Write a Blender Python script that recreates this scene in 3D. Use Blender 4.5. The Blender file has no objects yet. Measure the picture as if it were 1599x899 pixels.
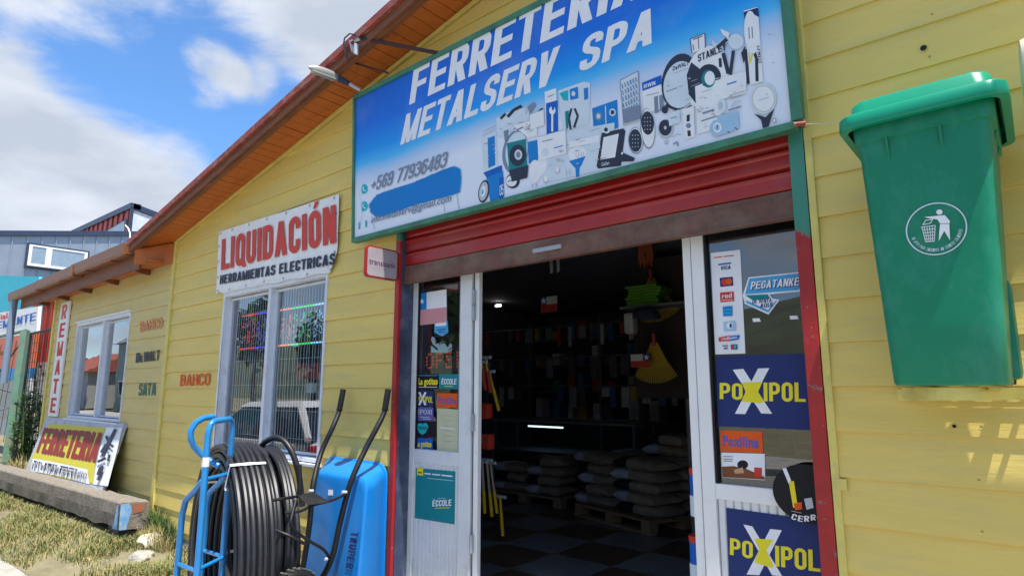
import bpy, bmesh, math, random
from mathutils import Vector, Matrix, noise
random.seed(7)
rad = math.radians
S = bpy.context.scene
# ------------------------------------------------------------------ camera
F_PX, YAW, PIT = 960.0, -0.7074, 0.1634
CAM = Vector((0, -2.6, 1.5))
f0 = Vector((math.sin(YAW), math.cos(YAW), 0))
RT = Vector((math.cos(YAW), -math.sin(YAW), 0))
FW = (f0*math.cos(PIT) + Vector((0, 0, math.sin(PIT)))).normalized()
UPV = RT.cross(FW)
cd = bpy.data.cameras.new('camera'); cam = bpy.data.objects.new('camera', cd)
S.collection.objects.link(cam); S.camera = cam
cam.matrix_world = Matrix(((RT.x, UPV.x, -FW.x, CAM.x), (RT.y, UPV.y, -FW.y, CAM.y), (RT.z, UPV.z, -FW.z, CAM.z), (0, 0, 0, 1)))
cd.sensor_width = 36; cd.lens = 36*F_PX/1599; cd.clip_start = 0.05; cd.clip_end = 3000
# ------------------------------------------------------------------ light
SUN = Vector((0.345, -0.118, 1.0)).normalized()
EXPOSURE = 1.08
SUN_STRENGTH = 3.8
SKY_STRENGTH = 0.10
sl = bpy.data.lights.new('sun', 'SUN'); so = bpy.data.objects.new('sun', sl); S.collection.objects.link(so)
sl.energy = SUN_STRENGTH; sl.angle = rad(0.5); sl.color = (1, 0.955, 0.88)
so.rotation_euler = SUN.to_track_quat('Z', 'Y').to_euler()
W = bpy.data.worlds.new('World'); S.world = W; W.use_nodes = True
def build_world():
    nt = W.node_tree; N = nt.nodes; L = nt.links; N.clear()
    out = N.new('ShaderNodeOutputWorld'); bg = N.new('ShaderNodeBackground'); bg.inputs[1].default_value = SKY_STRENGTH
    sky = N.new('ShaderNodeTexSky'); sky.sky_type = 'NISHITA'; sky.sun_disc = False
    sky.sun_elevation = math.asin(SUN.z); sky.sun_rotation = math.atan2(SUN.x, SUN.y)
    sky.air_density = 1.0; sky.dust_density = 0.3; sky.ozone_density = 2.5
    hs = N.new('ShaderNodeMix'); hs.data_type = 'RGBA'; hs.blend_type = 'MULTIPLY'; hs.inputs[0].default_value = 1
    hs.inputs[7].default_value = (0.68, 0.96, 1.2, 1); L.new(sky.outputs[0], hs.inputs[6])
    tc = N.new('ShaderNodeTexCoord')
    # cloud layer: noise stretched sideways plus banks of cloud in fixed directions of the sky
    mp = N.new('ShaderNodeMapping'); mp.inputs['Scale'].default_value = (1, 1, 2.0); L.new(tc.outputs['Generated'], mp.inputs[0])
    n1 = N.new('ShaderNodeTexNoise'); n1.inputs['Scale'].default_value = 5.0; n1.inputs['Detail'].default_value = 9; n1.inputs['Roughness'].default_value = 0.62
    n1.inputs['Distortion'].default_value = 0.25
    L.new(mp.outputs[0], n1.inputs['Vector'])
    def m(op, a, b, c=None):
        k = N.new('ShaderNodeMath'); k.operation = op
        for i, v in enumerate((a, b, c)):
            if v is None: continue
            if isinstance(v, (int, float)): k.inputs[i].default_value = v
            else: L.new(v, k.inputs[i])
        return k.outputs[0]
    def dirpx(x, y):
        return ((x-799.5)/F_PX*RT - (y-449.5)/F_PX*UPV + FW).normalized()
    acc = m('MULTIPLY', n1.outputs['Fac'], 2.3)
    acc = m('SUBTRACT', acc, 0.82)
    for (x, y, w, a) in CLOUDS:
        vm = N.new('ShaderNodeVectorMath'); vm.operation = 'DOT_PRODUCT'; L.new(tc.outputs['Generated'], vm.inputs[0]); vm.inputs[1].default_value = dirpx(x, y)
        mr = N.new('ShaderNodeMapRange'); mr.interpolation_type = 'SMOOTHSTEP'
        mr.inputs['From Min'].default_value = math.cos(rad(w)); mr.inputs['From Max'].default_value = 1.0
        mr.inputs['To Min'].default_value = 0; mr.inputs['To Max'].default_value = a
        L.new(vm.outputs['Value'], mr.inputs['Value'])
        acc = m('ADD', acc, mr.outputs[0])
    cr = N.new('ShaderNodeMapRange'); cr.interpolation_type = 'SMOOTHSTEP'
    cr.inputs['From Min'].default_value = -0.05; cr.inputs['From Max'].default_value = 0.80; L.new(acc, cr.inputs['Value'])
    n2 = N.new('ShaderNodeTexNoise'); n2.inputs['Scale'].default_value = 5.5; n2.inputs['Detail'].default_value = 6
    mp2 = N.new('ShaderNodeMapping'); mp2.inputs['Location'].default_value = (3.1, 0.4, 0.17); mp2.inputs['Scale'].default_value = (1, 1, 2.6)
    L.new(tc.outputs['Generated'], mp2.inputs[0]); L.new(mp2.outputs[0], n2.inputs['Vector'])
    rp = N.new('ShaderNodeValToRGB'); rp.color_ramp.elements[0].position = 0.36; rp.color_ramp.elements[1].position = 0.64
    rp.color_ramp.elements[0].color = (0.43*CLB, 0.48*CLB, 0.57*CLB, 1); rp.color_ramp.elements[1].color = (0.62*CLB, 0.66*CLB, 0.74*CLB, 1)
    L.new(n2.outputs['Fac'], rp.inputs[0])
    mx = N.new('ShaderNodeMix'); mx.data_type = 'RGBA'
    L.new(cr.outputs[0], mx.inputs[0]); L.new(hs.outputs[2], mx.inputs[6]); L.new(rp.outputs[0], mx.inputs[7])
    L.new(mx.outputs[2], bg.inputs[0]); L.new(bg.outputs[0], out.inputs[0])
CLB = 6.3
CLOUDS = [(0, 345, 15, .60), (230, 335, 11, .50), (110, 245, 9, .34), (10, 150, 6, .15), (620, -80, 19, .60), (470, 10, 7, .18), (60, 10, 7, .12), (200, 20, 6, .15), (330, 118, 3.3, .75), (395, 128, 2.6, .5),
          (285, 190, 6, -.5), (430, 215, 7, -.62), (190, 130, 7, -.62), (300, 60, 6, -.30), (420, 60, 4, -.2), (110, 140, 5, -.35)]
build_world()
vs = S.view_settings; vs.view_transform = 'Standard'; vs.look = 'None'; vs.gamma = 1; vs.exposure = EXPOSURE; vs.use_curve_mapping = False
S.cycles.max_bounces = 8; S.cycles.transparent_max_bounces = 12
# ------------------------------------------------------------------ helpers
def ray(x, y): return (x-799.5)/F_PX*RT - (y-449.5)/F_PX*UPV + FW
def at(x, y, Y=0.0):
    d = ray(x, y); return CAM + d*((Y-CAM.y)/d.y)
def atx(x, y, X):
    d = ray(x, y); return CAM + d*((X-CAM.x)/d.x)
def atz(x, y, Z):
    d = ray(x, y); return CAM + d*((Z-CAM.z)/d.z)
class Plane:                       # a flat face of something: origin, two axes, normal towards the viewer
    def __init__(s, o, n): s.o = Vector(o); s.n = Vector(n).normalized()
    def at(s, x, y, lift=0):
        d = ray(x, y); o = s.o + s.n*lift
        return CAM + d*((o-CAM).dot(s.n)/d.dot(s.n))
def wallplane(Y): return Plane((0, Y, 0), (0, -1, 0))
COL = S.collection
ORG = {}
def thing(name, label, cat, loc=(0, 0, 0), group=None, kind=None):
    o = bpy.data.objects.new(name, None); COL.objects.link(o); o.location = loc; o.empty_display_size = .1
    ORG[o.name] = Vector(loc)
    tag(o, label, cat, group, kind); return o
def tag(o, label=None, cat=None, group=None, kind=None):
    if label: o['label'] = label
    if cat: o['category'] = cat
    if group: o['group'] = group
    if kind: o['kind'] = kind
    return o
class MB:
    def __init__(s): s.v = []; s.f = []; s.m = []; s.cur = 0
    def add(s, vs, fs):
        b = len(s.v); s.v += [Vector(v) for v in vs]
        for f in fs: s.f.append([b+i for i in f]); s.m.append(s.cur)
        return s
    def box(s, lo, hi):
        x0, y0, z0 = lo; x1, y1, z1 = hi
        return s.add([(x0, y0, z0), (x1, y0, z0), (x1, y1, z0), (x0, y1, z0), (x0, y0, z1), (x1, y0, z1), (x1, y1, z1), (x0, y1, z1)],
                     [(0, 3, 2, 1), (4, 5, 6, 7), (0, 1, 5, 4), (1, 2, 6, 5), (2, 3, 7, 6), (3, 0, 4, 7)])
    def hexa(s, p):                # 8 points, bottom ring then top ring
        return s.add(p, [(0, 3, 2, 1), (4, 5, 6, 7), (0, 1, 5, 4), (1, 2, 6, 5), (2, 3, 7, 6), (3, 0, 4, 7)])
    def slab(s, pts, th):          # polygon extruded by vector th
        n = len(pts); th = Vector(th); a = [Vector(p) for p in pts]; b = [p+th for p in a]
        fs = [tuple(range(n)), tuple(range(2*n-1, n-1, -1))] + [(i, i+n, (i+1) % n+n, (i+1) % n) for i in range(n)]
        return s.add(a+b, fs)
    def poly(s, pts): return s.add(pts, [tuple(range(len(pts)))])
    def tube(s, pts, r, n=8, closed=False, cap=True, flat=1.0):
        pts = [Vector(p) for p in pts]; N_ = len(pts); rings = []
        up = None
        for i in range(N_):
            a = pts[i-1] if (i > 0 or closed) else pts[0]; b = pts[(i+1) % N_] if (i < N_-1 or closed) else pts[-1]
            t = (b-a).normalized()
            if up is None:
                up = Vector((0, 0, 1)) if abs(t.z) < .9 else Vector((1, 0, 0))
            u = (up - t*up.dot(t)).normalized(); w = t.cross(u); up = u
            rr = r[i] if isinstance(r, (list, tuple)) else r
            rings.append([pts[i] + (u*math.cos(2*math.pi*k/n) + w*math.sin(2*math.pi*k/n)*flat)*rr for k in range(n)])
        vs = [v for R_ in rings for v in R_]; fs = []
        for i in range(N_ if closed else N_-1):
            j = (i+1) % N_
            for k in range(n): fs.append((i*n+k, i*n+(k+1) % n, j*n+(k+1) % n, j*n+k))
        if cap and not closed: fs += [tuple(range(n-1, -1, -1)), tuple((N_-1)*n+k for k in range(n))]
        return s.add(vs, fs)
    def disc(s, c, u, w, n=24):
        c, u, w = Vector(c), Vector(u), Vector(w)
        return s.poly([c + u*math.cos(2*math.pi*k/n) + w*math.sin(2*math.pi*k/n) for k in range(n)])
    def ring(s, c, u, w, k_in, n=32):
        c, u, w = Vector(c), Vector(u), Vector(w); o = [c+u*math.cos(2*math.pi*k/n)+w*math.sin(2*math.pi*k/n) for k in range(n)]
        i = [c+(p-c)*k_in for p in o]
        return s.add(o+i, [(k, (k+1) % n, n+(k+1) % n, n+k) for k in range(n)])
    def build(s, name, mats, parent=None, bevel=0, smooth=False, label=None):
        me = bpy.data.meshes.new(name)
        org = Vector((0, 0, 0)); p = parent
        while p is not None:
            if p.name in ORG: org = ORG[p.name]
            p = p.parent
        me.from_pydata([tuple(v-org) for v in s.v], [], s.f)
        if not isinstance(mats, (list, tuple)): mats = [mats]
        for m_ in mats: me.materials.append(m_)
        if len(mats) > 1: me.polygons.foreach_set('material_index', s.m)
        if bevel:
            bm = bmesh.new(); bm.from_mesh(me); bmesh.ops.remove_doubles(bm, verts=bm.verts, dist=1e-5)
            ed = [e for e in bm.edges if len(e.link_faces) == 2 and e.calc_face_angle(0) > .5]
            bmesh.ops.bevel(bm, geom=ed, offset=bevel, segments=2, affect='EDGES', profile=.6)
            bm.to_mesh(me); bm.free()
        if smooth:
            bm = bmesh.new(); bm.from_mesh(me)
            for f in bm.faces: f.smooth = True
            for e in bm.edges: e.smooth = not (len(e.link_faces) == 2 and e.calc_face_angle(0) > .7)
            bm.to_mesh(me); bm.free()
        me.update()
        o = bpy.data.objects.new(name, me); COL.objects.link(o)
        if parent: o.parent = parent
        if label: o['label'] = label
        return o
def box(name, lo, hi, mat_, parent=None, bevel=0): return MB().box(lo, hi).build(name, mat_, parent, bevel)
# ------------------------------------------------------------------ materials
MATS = {}
def mat(name, col, rough=.6, metal=0, var=.12, scale=6, bump=.0, bscale=60, spec=.5, dirt=None, dscale=3, damt=.5, stretch=None, coat=0):
    if name in MATS: return MATS[name]
    m_ = bpy.data.materials.new(name); m_.use_nodes = True; MATS[name] = m_
    nt = m_.node_tree; N = nt.nodes; L = nt.links; b = N['Principled BSDF']
    b.inputs['Roughness'].default_value = rough; b.inputs['Metallic'].default_value = metal
    b.inputs['Specular IOR Level'].default_value = spec; b.inputs['Coat Weight'].default_value = coat
    geo = N.new('ShaderNodeNewGeometry'); mp = N.new('ShaderNodeMapping'); L.new(geo.outputs['Position'], mp.inputs[0])
    if stretch: mp.inputs['Scale'].default_value = stretch
    n1 = N.new('ShaderNodeTexNoise'); n1.inputs['Scale'].default_value = scale; n1.inputs['Detail'].default_value = 6; n1.inputs['Roughness'].default_value = .6
    L.new(mp.outputs[0], n1.inputs['Vector'])
    rp = N.new('ShaderNodeValToRGB'); rp.color_ramp.elements[0].position = .3; rp.color_ramp.elements[1].position = .7
    c = Vector(col[:3]); rp.color_ramp.elements[0].color = (*(c*(1-var)), 1); rp.color_ramp.elements[1].color = (*(c*(1+var)), 1)
    L.new(n1.outputs['Fac'], rp.inputs[0]); last = rp.outputs[0]
    if dirt:
        n2 = N.new('ShaderNodeTexNoise'); n2.inputs['Scale'].default_value = dscale; n2.inputs['Detail'].default_value = 8; n2.inputs['Roughness'].default_value = .7
        L.new(mp.outputs[0], n2.inputs['Vector'])
        mr = N.new('ShaderNodeMapRange'); mr.inputs['From Min'].default_value = .62-.25*damt; mr.inputs['From Max'].default_value = .72; mr.inputs['To Max'].default_value = min(1, damt*1.4)
        L.new(n2.outputs['Fac'], mr.inputs['Value'])
        mx = N.new('ShaderNodeMix'); mx.data_type = 'RGBA'; L.new(mr.outputs[0], mx.inputs[0]); L.new(last, mx.inputs[6]); mx.inputs[7].default_value = (*dirt, 1); last = mx.outputs[2]
    L.new(last, b.inputs['Base Color'])
    if bump:
        n3 = N.new('ShaderNodeTexNoise'); n3.inputs['Scale'].default_value = bscale; n3.inputs['Detail'].default_value = 5; L.new(mp.outputs[0], n3.inputs['Vector'])
        bp = N.new('ShaderNodeBump'); bp.inputs['Strength'].default_value = bump; bp.inputs['Distance'].default_value = .01
        L.new(n3.outputs['Fac'], bp.inputs['Height']); L.new(bp.outputs[0], b.inputs['Normal'])
    return m_
def srgb(r, g, b, k=1.0):
    f = lambda c: ((c/255+.055)/1.055)**2.4 if c > 10 else c/255/12.92
    return (f(r)*k, f(g)*k, f(b)*k)
def emit(name, col, s):
    if name in MATS: return MATS[name]
    m_ = mat(name, (0.02, 0.02, 0.02)); b = m_.node_tree.nodes['Principled BSDF']
    b.inputs['Emission Color'].default_value = (*col, 1); b.inputs['Emission Strength'].default_value = s; return m_
def glassmat(name, tint=(.9, .93, .95), refl=.1, dust=0.0, rough=0.0):
    m_ = bpy.data.materials.new(name); m_.use_nodes = True; MATS[name] = m_
    nt = m_.node_tree; N = nt.nodes; L = nt.links; N.clear()
    out = N.new('ShaderNodeOutputMaterial'); tr = N.new('ShaderNodeBsdfTransparent'); tr.inputs[0].default_value = (*tint, 1)
    gl = N.new('ShaderNodeBsdfGlossy'); gl.inputs['Roughness'].default_value = rough
    fr = N.new('ShaderNodeFresnel'); fr.inputs[0].default_value = 1.55
    ad = N.new('ShaderNodeMath'); ad.operation = 'MULTIPLY_ADD'; ad.inputs[1].default_value = 2.6; ad.inputs[2].default_value = refl; ad.use_clamp = True
    nn = N.new('ShaderNodeTexNoise'); nn.inputs['Scale'].default_value = 1.6
    geo = N.new('ShaderNodeNewGeometry'); L.new(geo.outputs['Position'], nn.inputs['Vector'])
    bp = N.new('ShaderNodeBump'); bp.inputs['Strength'].default_value = .06; bp.inputs['Distance'].default_value = .02; L.new(nn.outputs['Fac'], bp.inputs['Height']); L.new(bp.outputs[0], gl.inputs['Normal'])
    L.new(fr.outputs[0], ad.inputs[0])
    bf = N.new('ShaderNodeMath'); bf.operation = 'SUBTRACT'; bf.inputs[0].default_value = 1; L.new(geo.outputs['Backfacing'], bf.inputs[1])
    am = N.new('ShaderNodeMath'); am.operation = 'MULTIPLY'; L.new(ad.outputs[0], am.inputs[0]); L.new(bf.outputs[0], am.inputs[1])
    mx = N.new('ShaderNodeMixShader'); L.new(am.outputs[0], mx.inputs[0]); L.new(tr.outputs[0], mx.inputs[1]); L.new(gl.outputs[0], mx.inputs[2])
    last = mx.outputs[0]
    if dust:
        df = N.new('ShaderNodeBsdfDiffuse'); df.inputs[0].default_value = (.55, .55, .5, 1)
        n2 = N.new('ShaderNodeTexNoise'); n2.inputs['Scale'].default_value = 5; n2.inputs['Detail'].default_value = 8; L.new(geo.outputs['Position'], n2.inputs['Vector'])
        mr = N.new('ShaderNodeMapRange'); mr.inputs['From Min'].default_value = .3; mr.inputs['From Max'].default_value = .8; mr.inputs['To Max'].default_value = dust; L.new(n2.outputs['Fac'], mr.inputs['Value'])
        m2 = N.new('ShaderNodeMixShader'); L.new(mr.outputs[0], m2.inputs[0]); L.new(last, m2.inputs[1]); L.new(df.outputs[0], m2.inputs[2]); last = m2.outputs[0]
    L.new(last, out.inputs[0]); return m_
M_ = {}
def setup_mats():
    Y = (0.72, 0.55, 0.145)
    M_['yellow'] = mat('yellow_siding_paint', Y, .55, var=.06, scale=2.2, bump=.16, bscale=22, dirt=(.50, .45, .22), dscale=1.6, damt=.4, stretch=(.6, 1, 4))
    M_['yellow_bluelit'] = mat('yellow_siding_paint_bluelit', (0.62, 0.495, 0.175), .55, var=.07, scale=2.6, bump=.25, bscale=18, dirt=(.47, .44, .26), dscale=1.8, damt=.4, stretch=(.6, 1, 4))  # same yellow paint; bluer light on the left wing is put into the colour
    M_['ytrim'] = mat('yellow_trim_paint', (0.68, 0.57, 0.15), .5, var=.1, scale=9, bump=.2, dirt=(.36, .33, .16), dscale=7, damt=.4)
    M_['orangewood'] = mat('orange_stained_wood', (0.46, 0.115, 0.014), .55, var=.22, scale=3, bump=.3, bscale=30, dirt=(.16, .05, .02), dscale=3, damt=.35, stretch=(1, 5, 1))
    M_['fascia'] = mat('weathered_brown_stain', (0.21, 0.07, 0.025), .6, var=.25, scale=5, bump=.3, bscale=30, dirt=(.10, .045, .03), dscale=4, damt=.55, stretch=(.5, 3, 3))
    M_['redpeel'] = mat('peeling_red_paint', (0.28, 0.05, 0.035), .7, var=.3, scale=14, bump=.4, dirt=(.35, .28, .24), dscale=16, damt=.5)
    M_['gutter'] = mat('brown_gutter_paint', (0.23, 0.09, 0.032), .45, var=.15, scale=4, dirt=(.15, .07, .04), dscale=4, damt=.5)
    M_['red'] = mat('red_shutter_paint', (0.36, 0.010, 0.008), .38, var=.12, scale=2.5, dirt=(.34, .09, .07), dscale=1.3, damt=.45, bump=.08, bscale=12, spec=.6)
    M_['rust'] = mat('rusty_bottom_rail', (0.15, 0.065, 0.045), .6, var=.3, scale=6, dirt=(.20, .15, .10), dscale=4, damt=.7, bump=.15)
    M_['redpost'] = mat('red_frame_paint', (0.38, 0.015, 0.014), .5, var=.15, scale=6, dirt=(.12, .03, .05), dscale=5, damt=.5, bump=.15)
    M_['alu'] = mat('pale_aluminium', (0.70, 0.71, 0.73), .5, .05, var=.05, scale=7, dirt=(.42, .42, .42), dscale=6, damt=.3)
    M_['white'] = mat('white_paint', (0.80, 0.80, 0.80), .5, var=.04, scale=6, dirt=(.5, .48, .44), dscale=6, damt=.25)
    M_['bluegrey'] = mat('pale_blue_frame', (0.70, 0.73, 0.79), .5, .02, var=.06, scale=8, dirt=(.32, .34, .38), dscale=6, damt=.35)
    M_['green'] = mat('green_frame_paint', (0.045, 0.20, 0.12), .5, var=.2, scale=9, dirt=(.03, .10, .07), dscale=7, damt=.6, bump=.15)
    M_['dark'] = mat('dark_interior_paint', (0.016, 0.016, 0.022), .85, var=.2)
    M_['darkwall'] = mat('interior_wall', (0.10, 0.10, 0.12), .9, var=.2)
    M_['concrete'] = mat('old_concrete', (0.36, 0.34, 0.30), .9, var=.15, scale=9, bump=.6, bscale=50, dirt=(.16, .15, .13), dscale=3, damt=.5)
    M_['beam'] = mat('mossy_brown_concrete', (0.20, 0.175, 0.14), .9, var=.35, scale=22, bump=.7, bscale=70, dirt=(.24, .21, .17), dscale=9, damt=.6)
    M_['black'] = mat('black_polymer', (0.010, 0.010, 0.012), .5, var=.1, spec=.3)
    M_['pipe'] = mat('black_pipe', (0.014, 0.015, 0.020), .46, var=.25, scale=12, spec=.5, dirt=(.05, .05, .055), dscale=20, damt=.3)
    M_['frameblack'] = mat('black_tube_paint', (0.010, 0.010, 0.013), .5, var=.2, spec=.3, dirt=(.04, .035, .03), dscale=14, damt=.4)
    M_['truckblue'] = mat('blue_tube_paint', (0.012, 0.20, 0.50), .32, var=.1, scale=10, spec=.6, dirt=(.03, .14, .30), dscale=14, damt=.4, coat=.2)
    M_['trayblue'] = mat('cyan_blue_tray', (0.006, 0.20, 0.60), .38, var=.05, scale=4, spec=.5, coat=.15)
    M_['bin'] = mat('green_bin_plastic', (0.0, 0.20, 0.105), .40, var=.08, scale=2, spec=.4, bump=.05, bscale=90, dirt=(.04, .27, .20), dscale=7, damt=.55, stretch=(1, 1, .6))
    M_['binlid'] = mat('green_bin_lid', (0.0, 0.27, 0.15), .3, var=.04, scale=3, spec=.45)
    M_['grassbase'] = mat('soil_and_grass', (0.17, 0.15, 0.08), .95, var=.35, scale=7, bump=.8, bscale=40, dirt=(.27, .23, .15), dscale=2.2, damt=.7)
    M_['asphalt'] = mat('pale_road_concrete', (0.22, 0.215, 0.20), .9, var=.2, scale=30, bump=.4)
    M_['wood'] = mat('raw_pallet_wood', (0.36, 0.24, 0.13), .8, var=.25, scale=8, stretch=(1, 8, 8))
    for n, c in dict(pw=(.80, .82, .86), pwhite=(.83, .83, .83), pnavy=(.02, .035, .15), pblack=(.012, .012, .015), pblue=(.01, .12, .50), pmid=(.012, .22, .62), pcyan=(.02, .42, .72),
                     pred=(.58, .05, .035), porange=(.72, .10, .012), pgreen=(.0, .20, .14), pteal=(.01, .22, .25), pyellow=(.80, .70, .03), pgrey=(.35, .38, .42), pdark=(.035, .045, .075),
                     ppale=(.62, .72, .80), porange2=(.72, .25, .10), pfadered=(.62, .16, .13), psky=(.07, .36, .66), ppurple=(.13, .11, .36), pcream=(.55, .55, .36), pspray=(.008, .20, .58), pbanner=(.62, .07, .05), pboard=(.30, .03, .03), pboardy=(.62, .55, .06), pink=(.62, .28, .30),
                     pbrown=(.20, .07, .03), pturq=(.01, .45, .55), pskin=(.5, .3, .18), pltblue=(.35, .55, .75), pdkgreen=(.02, .17, .13), psilver=(.5, .54, .6), psteel=(.20, .26, .36)).items():
        M_[n] = mat('print_'+n[1:], c, .55, var=.05, scale=9, spec=.22)
setup_mats()
# ------------------------------------------------------------------ lettering
_tc = {}
def glyphs(txt, bold):
    k = (txt, bold)
    if k in _tc: return _tc[k]
    cu = bpy.data.curves.new('lettering', 'FONT'); cu.body = txt; cu.size = 1; cu.offset = bold; cu.resolution_u = 3; cu.space_character = 1.0+bold*2.2
    o = bpy.data.objects.new('lettering', cu); COL.objects.link(o)
    me = bpy.data.meshes.new_from_object(o.evaluated_get(bpy.context.evaluated_depsgraph_get()))
    vs = [v.co.copy() for v in me.vertices]; fs = [tuple(p.vertices) for p in me.polygons]
    bpy.data.objects.remove(o); bpy.data.curves.remove(cu); bpy.data.meshes.remove(me)
    x0 = min(v.x for v in vs); x1 = max(v.x for v in vs)
    _tc[k] = (vs, fs, x0, x1); return _tc[k]
# block letters: condensed grotesque built from ribbons, cap height 1
def _round(pts, closed):
    out = []; n = len(pts)
    for i, p in enumerate(pts):
        x, y, r = p if len(p) == 3 else (*p, 0)
        if r <= 0 or (not closed and i in (0, n-1)): out.append((x, y)); continue
        a = Vector(pts[i-1][:2]); b = Vector(pts[(i+1) % n][:2]); c = Vector((x, y))
        u = (a-c).normalized(); v = (b-c).normalized(); ang = u.angle(v); d = min(r/math.tan(ang/2), (a-c).length*.5, (b-c).length*.5); rr = d*math.tan(ang/2)
        m_ = c+(u+v).normalized()*(rr/math.sin(ang/2)); s = c+u*d-m_; e = c+v*d-m_
        for k in range(5):
            t = k/4; w = s.lerp(e, t).normalized()*rr if rr > 1e-6 else Vector((0, 0)); q = m_+w; out.append((q.x, q.y))
    ded = []
    for q in out:
        if not ded or math.hypot(q[0]-ded[-1][0], q[1]-ded[-1][1]) > 1e-3: ded.append(q)
    if closed and math.hypot(ded[0][0]-ded[-1][0], ded[0][1]-ded[-1][1]) < 1e-3: ded.pop()
    return ded
def ribbon(pts, t, closed=False):
    p = [Vector(q) for q in _round(pts, closed)]; n = len(p); Lf = []; Rt = []
    for i in range(n):
        a = p[i-1] if (i or closed) else None; b = p[(i+1) % n] if (i < n-1 or closed) else None
        if a is None: d = (b-p[i]).normalized(); nn = Vector((-d.y, d.x)); k = 1
        elif b is None: d = (p[i]-a).normalized(); nn = Vector((-d.y, d.x)); k = 1
        else:
            d1 = (p[i]-a).normalized(); d2 = (b-p[i]).normalized(); n1 = Vector((-d1.y, d1.x)); n2 = Vector((-d2.y, d2.x)); nn = (n1+n2).normalized(); k = 1/max(.4, nn.dot(n1))
        Lf.append(p[i]+nn*t/2*k); Rt.append(p[i]-nn*t/2*k)
    qs = []
    for i in range(n if closed else n-1): j = (i+1) % n; qs.append([Rt[i], Rt[j], Lf[j], Lf[i]])
    return qs
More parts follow.
